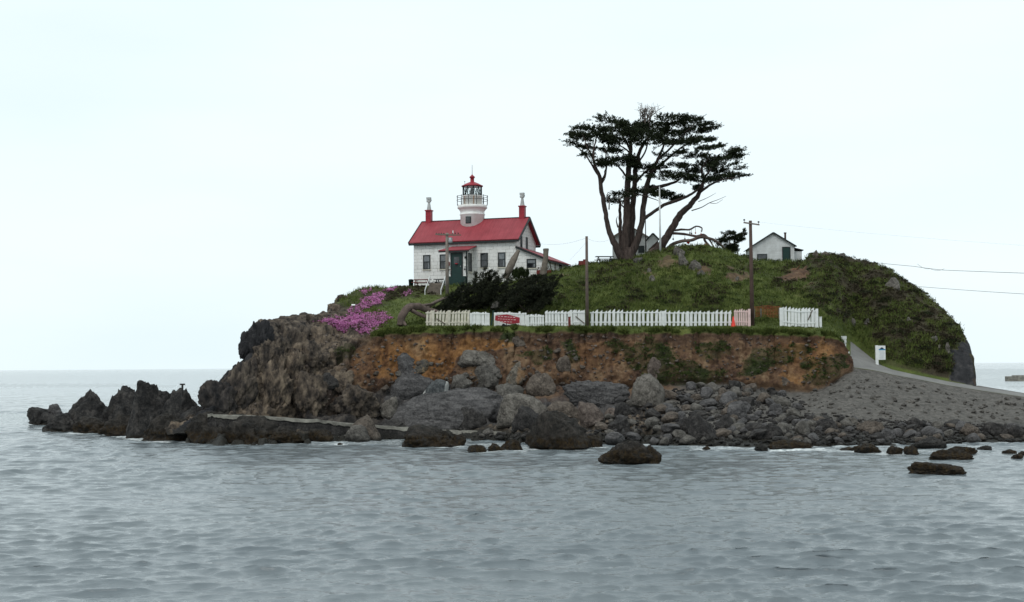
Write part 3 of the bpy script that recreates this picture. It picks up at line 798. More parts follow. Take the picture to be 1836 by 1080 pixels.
for q in (-0.86, 0.95):
    hk = MB(); hk.tube([(dx + q, PY, 1.75), (dx + q, PY - 0.16, 1.75), (dx + q, PY - 0.2, 1.55)], 0.03, 6); hk.lathe([(0.07, 0), (0.11, 0.08), (0.08, 0.16)], 8, (dx + q, PY - 0.2, 1.38))
    hk.build('hanging_pot', M['iron'], lh)
window(PX1, -0.95, 0.95 + 0.35, 0.95, 1.95, 'right', fw=0.10)
# lean-to on the gable side
AX = L + 3.25; AY0, AY1 = 0.05, 8.6
lw = MB(); lw.prism([(L + 0.004, -1.5), (AX, -1.5), (AX, 2.42), (L + 0.004, 3.76)], AY0, AY1)
lean = lw.build('lean_to', M['stone'], lh)
ar = MB(); slab(ar, (L + 0.006, AY0 - 0.25, 3.90), (AX + 0.3, AY0 - 0.25, 2.42), (AX + 0.3, AY1 + 0.25, 2.42), (L + 0.006, AY1 + 0.25, 3.90), 0.10)
aroof = ar.build('roof', M['roof'], lean)
af = MB(); af.bar((L + 0.01, AY0 - 0.29, 3.80), (AX + 0.3, AY0 - 0.29, 2.32), 0.07, 0.22); af.box((AX + 0.27, (AY0 + AY1) / 2, 2.22), (0.08, AY1 - AY0 + 0.4, 0.14)); af.build('fascia', M['trim'], lean)
window(13.15, AY0, 1.55, 1.02, 0.95, 'front', curtain=True)
window(AX, 5.3, 1.45, 0.8, 0.85, 'right'); 
ad = MB(); ad.span((AX, 7.2, 0.2), (AX + 0.06, 8.1, 2.15)); ad.build('door', M['green'], lean)
db = MB(); db.bar((AX + 0.05, 1.2, 2.3), (AX + 0.05, 2.3, 0.2), 0.09, 0.09); db.bar((AX + 0.05, 3.2, 2.3), (AX + 0.05, 3.2, 0.2), 0.09, 0.09); db.build('drainpipe', M['timber'], lean)
# tower
TX, TY = 5.44, DP / 2; Z0 = 21.0 - BASE.z
tw = MB(); prof = [(1.27, -3.0), (1.27, 1.36), (1.33, 1.40), (1.33, 1.50), (1.27, 1.54), (1.27, 1.78), (1.45, 2.06), (1.56, 2.12), (1.56, 2.44)]
tw.lathe([(r * 1.03, z + Z0 - 0.03) for r, z in prof], 40, (TX, TY, 0))
def tower_material():
    n = NT('whitewashed_tower')
    st_ = n.ramp(n.noise(1.4, 5, 0.7, n.map(n.ob, (3, 3, 0.5))), [(0.60, 0.0), (0.78, 0.5)])
    n.set(Base_Color=n.mix(st_, n.ramp(n.noise(2, 5, 0.6, n.ob), [(0.3, (0.70, 0.68, 0.64)), (0.6, (0.83, 0.82, 0.80))]), (0.36, 0.22, 0.12)), Roughness=0.8)
    return n.m
M['tower'] = tower_material()
tower = tw.build('tower', M['tower'], lh, True)
f = MB(); f.span((TX - 0.30, TY - 1.345, Z0 + 0.35), (TX + 0.30, TY - 1.10, Z0 + 1.10)); f2 = f.build('window', M['trim'], tower)
g = MB(); g.span((TX - 0.21, TY - 1.365, Z0 + 0.44), (TX + 0.21, TY - 1.35, Z0 + 1.01)); g.build('pane', M['glass'], f2)
lr = MB(); lr.lathe([(1.06, 2.42 + Z0), (1.06, 3.36 + Z0), (1.12, 3.38 + Z0), (1.12, 3.46 + Z0)], 28, (TX, TY, 0)); lan = lr.build('lantern_room', M['tower'], lh, True)
pl = MB(); NS = 10
for i in range(NS):
    a = 2 * math.pi * i / NS + 0.15; a2 = a + 2 * math.pi / NS; am_ = (a + a2) / 2
    pa = lambda an, z, r=1.03: (TX + r * math.cos(an), TY + r * math.sin(an), Z0 + z)
    pl.bar(pa(a, 3.46), pa(a, 4.5), 0.07); pl.bar(pa(a, 4.5), pa(am_, 3.47, 0.99), 0.045); pl.bar(pa(a2, 4.5), pa(am_, 3.47, 0.99), 0.045)
pl.build('mullion', M['trim'], lan)
gp = MB()
for i in range(NS):
    a = 2 * math.pi * i / NS + 0.15; a2 = a + 2 * math.pi / NS
    gp.add([(TX + 1.0 * math.cos(q), TY + 1.0 * math.sin(q), Z0 + zz) for q, zz in ((a, 3.47), (a2, 3.47), (a2, 4.48), (a, 4.48))], [(0, 1, 2, 3)])
gp.build('glazing', M['lglass'], lan)
ls = MB(); ls.lathe([(0.12, 3.4), (0.12, 3.62), (0.20, 3.68), (0.23, 3.95), (0.20, 4.22), (0.08, 4.3)], 16, (TX, TY, Z0)); ls.build('lens', M['iron'], lan, True)
dm = MB(); dm.lathe([(1.16, 4.47), (1.18, 4.56), (1.0, 4.64), (0.72, 4.80), (0.42, 4.93), (0.25, 4.98), (0.21, 5.05), (0.20, 5.40), (0.31, 5.44), (0.27, 5.58), (0.10, 5.72), (0.06, 5.80)], 24, (TX, TY, Z0))
dome = dm.build('lantern_roof', M['red'], lh, True)
fi = MB(); fi.lathe([(0.03, 5.78), (0.02, 6.85)], 6, (TX, TY, Z0)); fi.build('lightning_rod', M['iron'], dome)
vn = MB(); vn.tube([(TX - 0.75, TY - 0.3, Z0 + 4.72), (TX - 0.75, TY - 0.3, Z0 + 5.0)], 0.02, 5); vn.lathe([(0.05, 0), (0.05, 0.08)], 6, (TX - 0.75, TY - 0.3, Z0 + 5.0)); vn.build('vent', M['iron'], dome)
rl = MB(); NP = 12
for zz in (2.98, 3.40):
    rl.tube([(TX + 1.68 * math.cos(2 * math.pi * i / 32), TY + 1.68 * math.sin(2 * math.pi * i / 32), Z0 + zz) for i in range(33)], 0.026, 5, cap=False)
for i in range(NP):
    a = 2 * math.pi * i / NP + 0.1
    rl.bar((TX + 1.50 * math.cos(a), TY + 1.50 * math.sin(a), Z0 + 2.35), (TX + 1.68 * math.cos(a), TY + 1.68 * math.sin(a), Z0 + 2.5), 0.05)
    rl.bar((TX + 1.68 * math.cos(a), TY + 1.68 * math.sin(a), Z0 + 2.5), (TX + 1.68 * math.cos(a), TY + 1.68 * math.sin(a), Z0 + 3.48), 0.05)
rl.build('gallery_railing', M['iron'], lh)
M['rust'] = simple('rusty_pipe', (0.30, 0.16, 0.08), 0.9, 0.4)
for a in (R(-120), R(-62)): MB().box((TX + 1.05 * math.cos(a), TY + 1.07 * math.sin(a), Z0 + 2.95), (0.07, 0.07, 0.95)).build('pipe', M['rust'], lan)

# ================================================================== SMALL BUILDINGS ON THE HILL
def gable_house(t, wd, dp, hw, rise, m, low=-1.2, oh=0.22, roofm=None, trim='trim'):
    a = MB(); a.prism([(-wd / 2, low), (wd / 2, low), (wd / 2, hw), (0, hw + rise), (-wd / 2, hw)], 0, dp); wall = a.build('wall', m, t)
    k_ = rise / (wd / 2); b = MB()
    for s in (-1, 1):
        slab(b, (s * (wd / 2 + oh), -oh, hw - oh * k_ + 0.07), (s * (wd / 2 + oh), dp + oh, hw - oh * k_ + 0.07), (s * 0.004, dp + oh, hw + rise + 0.07), (s * 0.004, -oh, hw + rise + 0.07), 0.07)
    rr = b.build('roof', M[roofm or 'darkroof'], t)
    c = MB()
    for s in (-1, 1): c.bar((s * (wd / 2 + oh), -oh - 0.03, hw - oh * k_ + 0.01), (s * 0.03, -oh - 0.03, hw + rise + 0.01), 0.05, 0.14)
    c.build('bargeboard', M[trim], rr)
    return wall, rr

def clapboard_material():
    n = NT('white_clapboard')
    w_ = n.node('ShaderNodeTexWave', wave_type='BANDS', bands_direction='Z', wave_profile='SAW'); n.put(w_.inputs['Vector'], n.ob); w_.inputs['Scale'].default_value = 1.2
    f_ = n.noise(1.3, 5, 0.6, n.ob)
    n.set(Base_Color=n.ramp(f_, [(0.3, (0.48, 0.48, 0.47)), (0.65, (0.66, 0.67, 0.67))]), Roughness=0.75)
    n.bump(w_.outputs['Fac'], 0.5, 0.03)
    return n.m
M['clap'] = clapboard_material()
D_ = 143.5; mpp = D_ / F_PX
c0 = P(1387, 470, D_)
cabin = thing('cabin', 'small white gabled cabin with a green door on the right of the hilltop', 'cabin', c0, R(-3))
wd, hw, rise = 4.45, 1.75, 1.38
gable_house(cabin, wd, 6.0, hw, rise, M['clap'])
d_ = MB(); d_.span((1.02, -0.05, -0.75), (1.72, 0.02, 1.52)); dd = d_.build('door', M['green'], cabin)
d_ = MB(); d_.span((0.93, -0.075, -0.75), (1.02, 0.01, 1.62)); d_.span((1.72, -0.075, -0.75), (1.81, 0.01, 1.62)); d_.span((1.02, -0.075, 1.52), (1.72, 0.01, 1.62)); d_.build('frame', M['trim'], dd)
d_ = MB(); d_.span((-1.75, -0.06, 0.22), (-0.68, 0.02, 0.88)); wi = d_.build('window', M['trim'], cabin)
d_ = MB(); d_.span((-1.67, -0.075, 0.30), (-0.76, -0.061, 0.80)); d_.build('pane', M['glass'], wi)
d_ = MB(); d_.lathe([(0.11, 1.9), (0.11, 3.25), (0.15, 3.27), (0.15, 3.38)], 10, (1.62, 2.2, 0)); d_.build('stovepipe', M['darktimber'], cabin)
d_ = MB(); d_.span((wd / 2 + 0.003, 0.9, -1.2), (wd / 2 + 0.95, 4.6, 1.20)); an = d_.build('side_room', M['clap'], cabin)
d_ = MB(); slab(d_, (wd / 2 + 0.01, 0.7, 1.62), (wd / 2 + 1.12, 0.7, 1.34), (wd / 2 + 1.12, 4.8, 1.34), (wd / 2 + 0.01, 4.8, 1.62), 0.08); d_.build('roof', M['darkroof'], an)
c0 = P(1130, 465, 151.0)
shed = thing('shed', 'white gabled shed with grey roof behind the big cypress trunk', 'shed', c0, R(-7))
gable_house(shed, 4.0, 5.0, 2.5, 1.2, M['shedgrey'], roofm='timber', trim='timber')
d_ = MB(); d_.span((0.9, -0.05, 0.7), (1.6, 0.02, 1.5)); d_.build('window', M['trim'], shed)
c0 = P(1171, 452, 147.0)
hut = thing('hut', 'tiny gabled hut with dark roof edges between the cypress and the flagpole', 'hut', c0, R(-4))
gable_house(hut, 1.15, 1.6, 1.45, 0.58, M['shedwhite'], low=-0.5, oh=0.12)
d_ = MB(); d_.add([(-0.5, -0.03, -0.4), (0.55, -0.03, -0.4), (0.55, -0.03, 1.25), (-0.5, -0.02, 0.3), (-0.5, -0.004, -0.4), (0.55, -0.004, -0.4), (0.55, -0.004, 1.25), (-0.5, -0.004, 0.3)],
    [(0, 1, 2, 3), (0, 4, 5, 1), (1, 5, 6, 2), (2, 6, 7, 3), (3, 7, 4, 0)]); d_.build('door', M['darktimber'], hut)  # slanted dark sheet: shade of the hut roof put in as colour
# ================================================================== FENCES
FD = 122.6
def fpt(px, py=None, D=FD):
    p = P(px, 584, D); p.z = below(p.x, p.y, p.z); return p
picket_cache = {}
def picket_mesh(w_, h_, skew, solid=False):
    key = (round(w_, 3), round(h_, 3), skew)
    if key not in picket_cache:
        m_ = MB(); m_.prism([(-w_ / 2, 0), (w_ / 2, 0), (w_ / 2, h_), (-w_ / 2, h_ - skew)], -0.014, 0.014); picket_cache[key] = m_
    return picket_cache[key]
def picket_fence(px0, px1, top_px, label, group='white picket fences along the bluff', n=10, w_=0.24, skew=0.13, mat_='white', posts=(), D=FD, rails=(0.24, 0.83),
                 lean=0.0, sag=0.0, post_mat=None, name='picket_fence', skipgap=None, brace=None, rail_front=True):
    a = fpt(px0, D=D); b = fpt(px1, D=D); t = (b - a); t.z = 0; ln = t.length; rot = math.atan2(t.y, t.x)
    h_ = (584 - top_px) * D / F_PX
    o = thing(name, label, 'fence', a, rot, group)
    base = picket_mesh(w_, h_, skew).mesh('picket')
    base.materials.append(M[mat_])
    first = None
    slope = (b.z - a.z) / max(ln, 0.01)
    for i in range(n):
        x = (i + 0.5) / n * ln
        q = bpy.data.objects.new('picket', base); COL.objects.link(q); q.parent = o
        q.location = (x, random.uniform(-0.012, 0.012), slope * x + 0.02 + random.uniform(-0.05, 0.03)); q.rotation_euler = (random.gauss(0, 0.01), lean + random.gauss(0, 0.018), 0)
        q.scale = (random.uniform(0.92, 1.06), 1, random.uniform(0.95, 1.04))
    ry = -0.035 if rail_front else 0.035
    for f_ in rails:
        r_ = MB(); prev = None
        nseg = max(2, int(ln / 1.6))
        for i in range(nseg):
            x0_, x1_ = i / nseg * ln, (i + 1) / nseg * ln
            z0_ = slope * x0_ + h_ * f_ - sag * math.sin(i * 1.7) * 0.06; z1_ = slope * x1_ + h_ * f_ - sag * math.sin((i + 1) * 1.7) * 0.06
            r_.bar((x0_, ry, z0_), (x1_, ry, z1_), 0.04, 0.10)
        r_.build('rail', M[mat_], o)
    for f_ in posts:
        r_ = MB(); x = f_ * ln; hh = h_ * random.uniform(0.92, 1.0)
        r_.box((x, -0.075, slope * x + hh / 2 - 0.1), (0.22, 0.13, hh + 0.2)); r_.build('post', M[post_mat or mat_], o)
    if brace:
        r_ = MB(); r_.bar((brace[0] * ln, -0.07, brace[1] * h_), (brace[2] * ln, -0.07, brace[3] * h_), 0.04, 0.09); r_.build('brace', M['timber'], o)
    return o
picket_fence(763, 842, 556, 'leaning weathered cream picket fence at the left end beside the dead log', n=14, w_=0.215, mat_='oldwhite', posts=(0.17, 0.53, 0.98), lean=0.05, sag=0.6, brace=(0.25, 0.45, 0.45, 0.1), skew=0.16)
picket_fence(844, 878, 560, 'short white close boarded fence panel left of the green post', n=11, w_=0.155, skew=0.0, posts=(0.0,), rails=(0.08, 0.90))
picket_fence(888, 944, 560, 'white close boarded fence panel behind the red six sided sign', n=16, w_=0.178, skew=0.0, posts=(0.0,), rails=(0.08, 0.90))
picket_fence(946, 976, 563, 'short low picket fence under the dark shrub branches', n=7, w_=0.18, skew=0.05, posts=(0.0,))
picket_fence(977, 1022, 556, 'grey white picket fence between the dark shrub and the red post', n=8, w_=0.235, skew=0.14)
picket_fence(1023, 1049, 555, 'closed white board gate with a diagonal brace beside the dark pole', n=6, w_=0.225, skew=0.10, posts=(0.05,), name='picket_gate', brace=(0.35, 0.6, 0.95, 0.15), group='white picket fences along the bluff')
picket_fence(1058, 1188, 555, 'long white picket fence right of the dark pole with wide gaps', n=17, w_=0.24, skew=0.20, posts=(0.33, 0.68), lean=0.015)
picket_fence(1189, 1312, 556, 'white picket fence in the middle of the long run left of the traffic cone', n=16, w_=0.24, skew=0.20, posts=(0.0, 0.36, 0.66), lean=0.015)
picket_fence(1316, 1344, 553, 'short white picket fence coloured with pink reflected light behind the orange red traffic cone', n=7, w_=0.15, skew=0.16, mat_='pinkwhite', posts=(0.98,))
picket_fence(1400, 1466, 549, 'separate white picket fence with a sagging bottom rail at the right end', n=11, w_=0.26, skew=0.16, posts=(0.0, 0.98), sag=2.0, brace=(0.74, 0.3, 0.86, 0.8))

def post(name, px, top, label, cat, w_=0.16, m='white', D=FD, lean=(0, 0), base=None):
    a = fpt(px, D=D) if base is None else base
    h_ = (proj(np.array([a]))[1][0] - top) * a.y / F_PX
    b = MB(); b.bar((0, 0, -0.2), (lean[0], lean[1], h_), w_, w_); b.box((lean[0], lean[1], h_ + 0.015), (w_ * 1.25, w_ * 1.25, 0.05))
    o = b.build(name, M[m]); o.location = a
    return tag(o, label, cat)
post('gate_post', 880, 558, 'leaning dark green post between the two boarded fence panels', 'post', 0.16, 'green', lean=(0.25, 0))
post('red_post', 1021, 569, 'dark red square post standing on the lawn in front of the gate', 'post', 0.22, 'redbrown', D=121.3)
post('short_post', 1471, 569, 'short white post just past the right end of the picket fence', 'post', 0.22, 'white', D=122.8)
# orange net across the gap
nf_ = thing('safety_net', 'orange plastic safety net strung across the gap in the fence', 'net fence', fpt(1348, D=124.5))
a = fpt(1348, D=124.5); b = fpt(1399, D=124.5); ln = b.x - a.x; hN = 1.08
nm_ = MB()
for i in range(19): nm_.bar((ln * i / 18, 0.01 * math.sin(i), 0.0), (ln * i / 18, 0.02 * math.sin(i * 2), hN - 0.06 * math.sin(i / 18 * 9)), 0.02, 0.012)
for j in range(9):
    z = hN * j / 8
    for i in range(8): nm_.bar((ln * i / 8, 0, z - 0.05 * math.sin(i * 1.1) * j / 8), (ln * (i + 1) / 8, 0, z - 0.05 * math.sin((i + 1) * 1.1) * j / 8), 0.012, 0.026)
nm_.build('net', M['mesh'], nf_)
for f_ in (0.1, 0.32, 0.95):
    q = MB(); q.bar((ln * f_, -0.06, -0.1), (ln * f_, -0.06, 0.85), 0.13 if f_ == 0.32 else 0.06); q.build('post', M['timber'], nf_)
# traffic cone
o = thing('traffic_cone', 'orange red traffic cone against the picket fence', 'cone', fpt(1315, D=122.0))
c = MB(); c.lathe([(0.22, 0.04), (0.20, 0.10), (0.05, 0.92), (0.04, 0.95)], 16); c.build('body', M['cone'], o, True)
c = MB(); c.box((0, 0, 0.02), (0.5, 0.5, 0.05)); c.build('base', M['cone'], o)
# red six sided sign on a low wheeled stand
p = fpt(910, D=121.6); o = thing('red_sign', 'red six sided sign with white lettering on a low black stand', 'sign', p)
s_ = MB(); hx = [(-1.14, 0.62), (-1.10, 1.06), (-0.05, 1.17), (1.12, 0.86), (1.10, 0.36), (0.15, 0.28)]
s_.prism(hx, -0.04, 0.04); board = s_.build('board', M['red'], o)
t_ = MB()
for row in range(3):
    x = -0.85; n_ = (6, 7, 5)[row]
    for i in range(n_):
        w_ = random.uniform(0.10, 0.24); z = 0.98 - row * 0.22 - 0.12 * (x + 0.85) / 1.7
        if x + w_ > 0.95: break
        t_.box((x + w_ / 2, -0.046, z), (w_, 0.008, 0.036)); x += w_ + 0.11
t_.build('lettering', M['white'], board)
s_ = MB(); s_.bar((-0.4, 0, 0.16), (0.75, 0, 0.16), 0.3, 0.08); s_.bar((-0.1, 0.06, 0.1), (-0.1, 0.06, 0.7), 0.08); s_.bar((0.5, 0.06, 0.1), (0.5, 0.06, 0.7), 0.08); s_.build('stand', M['iron'], o)
for x in (-0.35, 0.72):
    q = MB(); q.tube([(x, -0.2, 0.15), (x, -0.1, 0.15)], 0.17, 12); q.build('wheel', M['rubber'], o)
# low trail marker in the flowers
g_, _ = ground(634, 560); o = thing('trail_marker', 'small dark trail marker with a pale top among the pink flowers', 'marker', g_)
q = MB(); q.bar((0, 0, -0.1), (0, 0, 0.62), 0.17); q.build('post', M['timber'], o)
q = MB(); q.box((-0.02, -0.08, 0.68), (0.34, 0.24, 0.05), Matrix.Rotation(R(25), 3, 'X')); q.build('panel', M['white'], o)
# things by the path
g_, _ = ground(1516, 634); g_ = P(1512, 634, 121.5); g_.z = below(g_.x, g_.y, g_.z) if below(g_.x, g_.y) > 0 else g_.z
g2 = P(1512, 630, 121.5)
o = thing('gate_post_stub', 'white boarded gate stub at the path edge beside the bluff', 'post', g2)
q = MB(); q.bar((0.12, 0, -0.9), (0.12, 0, 1.2), 0.26, 0.2); q.build('post', M['white'], o)
q = MB(); q.box((-0.02, -0.13, 1.22), (0.62, 0.05, 0.30)); q.box((0.02, -0.13, 0.86), (0.52, 0.05, 0.22)); q.build('board', M['shedwhite'], o)
q = MB(); q.box((0.28, -0.1, -0.12), (0.42, 0.4, 0.16)); q.box((0.30, -0.1, -0.36), (0.30, 0.3, 0.30)); q.build('step', M['white'], o)
g2 = P(1572, 634, 123.5); gz = below(g2.x, g2.y, g2.z); g2.z = gz
o = thing('info_sign', 'white information board with a blue band on a white post beside the path', 'sign', g2)
hS = (634 - 600) * 123.5 / F_PX
q = MB(); q.bar((0, 0, -0.3), (0, 0, hS), 0.24, 0.2); q.build('post', M['white'], o)
q = MB(); q.box((0.45, -0.06, hS - 0.68), (0.66, 0.07, 1.30)); pn = q.build('panel', M['white'], o)
q = MB(); q.box((0.47, -0.099, hS - 0.40), (0.60, 0.008, 0.10)); q.build('blue_band', M['blue'], pn)
q = MB(); q.prism([(0.24, hS - 0.345), (0.66, hS - 0.345), (0.58, hS - 0.25), (0.49, hS - 0.21), (0.45, hS - 0.16), (0.41, hS - 0.21), (0.33, hS - 0.25)], -0.106, -0.098); q.build('emblem', M['navy'], pn)
q = MB()
for i in range(9): q.box((0.45 + random.uniform(-0.02, 0.02), -0.099, hS - 0.54 - i * 0.082), (0.46 + random.uniform(-0.08, 0.03), 0.008, 0.028))
q.build('lettering', M['greytext'], pn)

# ================================================================== POLES AND WIRES
def pole_base(px, py, D):
    p = P(px, py, D); p.z = below(p.x, p.y, p.z); return p
pb = pole_base(802, 524, 134.0); o = thing('utility_pole', 'grey utility pole with crossarm and transformer in front of the lighthouse door', 'utility pole', pb, R(-6))
hP = P(801, 418, 134.0).z - pb.z
q = MB(); q.tube([(0, 0, -0.4), (-0.01, 0, hP * 0.5), (0.0, 0, hP)], [0.19, 0.17, 0.15], 10, 0.04); q.build('pole', M['pole'], o, True)
q = MB(); q.bar((-1.15, -0.16, hP - 0.12), (0.95, -0.16, hP - 0.26), 0.12, 0.13); q.bar((-0.9, 0.14, hP - 0.16), (1.4, 0.14, hP - 0.22), 0.10, 0.10); q.build('crossarm', M['timber'], o)
q = MB()
for x in (-1.05, -0.8, -0.55, -0.3, 0.6, 0.85, 1.15): q.lathe([(0.05, 0), (0.07, 0.06), (0.03, 0.16)], 8, (x, -0.1, hP - 0.14))
q.build('insulator', M['iron'], o)
q = MB(); q.lathe([(0.05, 0), (0.05, 0.32), (0.03, 0.34)], 8, (0.62, -0.1, hP - 0.12)); q.build('lightning_arrester', M['white'], o)
q = MB(); q.lathe([(0.20, 0), (0.22, 0.04), (0.22, 0.50), (0.12, 0.58)], 12, (0.36, -0.14, hP - 1.05)); q.build('transformer', M['metal'], o, True)
q = MB(); q.bar((0.16, -0.12, hP * 0.42), (0.42, -0.12, hP * 0.40), 0.08, 0.07); q.build('bracket', M['timber'], o)
poleA = pb + Vector((0, 0, hP))
pb = pole_base(1053, 584, 121.9); hP = P(1053, 424, 121.9).z - pb.z
o = MB().tube([(0, 0, -0.4), (0.0, 0, hP * 0.5), (0.02, 0, hP)], [0.155, 0.14, 0.12], 10, 0.04).build('wooden_pole', simple('mid_pole_timber', (0.125, 0.095, 0.08), 0.9, 0.35, 1.5, bump=0.4), None, True); o.location = pb
tag(o, 'plain dark wooden pole without crossarm standing in front of the picket fence', 'pole'); poleB = pb + Vector((0, 0, hP))
pb = pole_base(1349, 583, 123.0); hP = P(1345, 396, 123.0).z - pb.z
o = thing('utility_pole', 'brown utility pole with one crossarm at the gap in the fence', 'utility pole', pb)
q = MB(); q.tube([(0, 0, -0.4), (-0.02, 0, hP * 0.5), (-0.03, 0, hP)], [0.21, 0.18, 0.14], 10, 0.04); q.build('pole', M['darktimber'], o, True)
q = MB(); q.bar((-0.68, -0.14, hP - 0.18), (0.78, -0.14, hP - 0.40), 0.10, 0.13); q.build('crossarm', M['pole'], o)
for x, z in ((-0.62, hP - 0.12), (0.70, hP - 0.32)):
    q = MB(); q.lathe([(0.02, 0), (0.02, 0.10), (0.09, 0.13), (0.09, 0.22), (0.04, 0.26)], 10, (x, -0.14, z)); q.build('insulator', M['iron'], o)
poleC = pb + Vector((0, 0, hP))
def wire(pts, label, r=0.012, sag=0.3, group='overhead wires'):
    pts = [Vector(p) for p in pts]; out = []
    for a, b in zip(pts[:-1], pts[1:]):
        for i in range(16):
            t = i / 16; out.append(a.lerp(b, t) - Vector((0, 0, sag * 4 * t * (1 - t))))
    out.append(pts[-1])
    o = MB().tube(out, r, 5).build('overhead_wire', M['wire'], None, True)
    return tag(o, label, 'wire', group)
wire([P(1520, 466, 146), P(1640, 478, 135), P(1690, 484.5, 128), P(1960, 494, 105)], 'upper dark wire crossing the sky right of the hill with a slack loop', 0.020, 0.02)
wire([P(1645, 473.5, 134.4), P(1668, 482, 131.5), P(1693, 482, 128.5)], 'slack loop of wire hanging under the upper wire right of the hill', 0.014, 0.18)
wire([P(1600, 510, 144), P(1960, 534, 110)], 'lower dark wire crossing the sky right of the hill', 0.018, 0.1)
wire([poleC + Vector((0.7, -0.14, -0.15)), P(1960, 448, 110)], 'thin faint wire from the brown utility pole to the right edge', 0.0035, 0.2)
wire([P(962, 436, 141), poleB + Vector((0, 0, -0.15))], 'thin wire from the lighthouse gable to the dark pole', 0.007, 0.35)
wire([poleB + Vector((0, 0, -0.15)), P(1092, 430, 150)], 'thin wire from the dark pole to the shed behind the cypress', 0.007, 0.3)
wire([poleB + Vector((0, 0, -0.5)), P(1022, 466, 143)], 'thin slanting guy wire from the dark pole down to the lean-to', 0.005, 0.05)
# flagpole and mast
pb, _ = ground(1184, 452); hP = P(1185, 335, pb.y).z - pb.z
o = thing('flagpole', 'tall white bare flagpole in front of the cypress', 'flagpole', pb)
q = MB(); q.tube([(0, 0, -0.3), (0, 0, hP)], [0.115, 0.065], 10); q.build('pole', M['white'], o, True)
q = MB(); q.lathe([(0.03, 0), (0.10, 0.08), (0.03, 0.18)], 10, (0, 0, hP)); q.build('finial', M['metal'], o, True)
p0 = P(1158, 452, 148); hP = P(1158, 379, 148).z - p0.z
o = MB().tube([(0, 0, -1.0), (0, 0, hP)], [0.07, 0.045], 8).build('mast', M['iron'], None, True); o.location = p0; tag(o, 'thin dark mast beside the shed gable behind the cypress', 'mast')

# ================================================================== STEPS, TABLES, LOOSE THINGS BY THE HOUSE
g_, _ = ground(776, 529); g_.z -= 0.15
o = thing('wooden_steps', 'weathered wooden steps with handrails climbing the bank to the lighthouse', 'steps', g_, R(-10))
top = P(778, 511, 138.5)
dz = top.z - g_.z + 0.05; nS = 6
q = MB()
for i in range(nS): q.box((0, 0.3 + i * 0.34, (i + 1) / nS * dz - 0.05), (1.55, 0.36, 0.10)); q.box((0, 0.14 + i * 0.34, (i + 0.5) / nS * dz - 0.05), (1.5, 0.03, dz / nS * 0.8))
q.build('tread', M['timber'], o)
for s in (-1, 1):
    q = MB(); q.bar((s * 0.82, 0.05, 0.62), (s * 0.82, 2.2, dz + 0.70), 0.07, 0.12); q.bar((s * 0.82, 0.05, -0.2), (s * 0.82, 0.05, 0.65), 0.08); q.bar((s * 0.82, 2.2, dz - 0.3), (s * 0.82, 2.2, dz + 0.72), 0.08)
    q.build('handrail', M['shedwhite'], o)
def picnic_table(px, py, D, label, m, rot=0.0, sc=1.0):
    p = P(px, py, D); z = below(p.x, p.y, p.z)
    if abs(z - p.z) < 1.0: p.z = z
    o = thing('picnic_table', label, 'table', p, rot, 'picnic tables on the hill'); mm = M[m]
    q = MB()
    for j in range(4): q.box((0, -0.3 + j * 0.2, 0.75 * sc), (1.9 * sc, 0.18, 0.05))
    q.build('tabletop', mm, o)
    for s in (-1, 1):
        q = MB(); q.box((0, s * 0.72, 0.45 * sc), (1.9 * sc, 0.28, 0.05)); q.build('bench', mm, o)
    for x in (-0.65, 0.65):
        q = MB(); q.bar((x * sc, -0.72, -0.05), (x * sc, -0.2, 0.72 * sc), 0.06, 0.10); q.bar((x * sc, 0.72, -0.05), (x * sc, 0.2, 0.72 * sc), 0.06, 0.10); q.bar((x * sc, -0.75, 0.40 * sc), (x * sc, 0.75, 0.40 * sc), 0.05, 0.09)
        q.build('leg', mm, o)
picnic_table(757, 512, 140.0, 'red picnic table left of the steps below the lighthouse wall', 'redbrown', R(-12))
picnic_table(795, 511, 139.6, 'dark picnic table behind the utility pole by the lighthouse door', 'trim', R(-20))
picnic_table(1084, 474, 139.2, 'dark picnic table on the skyline left of the big cypress', 'trim', R(6))
p = P(737, 514, 140.5); p.z = below(p.x, p.y, p.z)
o = thing('trash_bin', 'dark green trash bin at the left corner of the lighthouse', 'bin', p)
q = MB(); q.lathe([(0.22, -0.1), (0.26, 0.75), (0.28, 0.76)], 14); q.build('body', M['green'], o, True)
q = MB(); q.lathe([(0.29, 0.76), (0.28, 0.82), (0.12, 0.88)], 14); q.build('lid', M['trim'], o, True)
p = P(1046, 474, 139.6); p.z = below(p.x, p.y, p.z)
o = thing('planter_box', 'rust red box standing on the skyline beside the dark pole', 'box', p)
q = MB(); q.box((0, 0, 0.18), (1.0, 0.6, 0.44)); q.build('box', M['redbrown'], o)
q = MB(); q.box((0.22, 0, 0.48), (0.5, 0.45, 0.16)); q.build('lid', M['redbrown'], o)
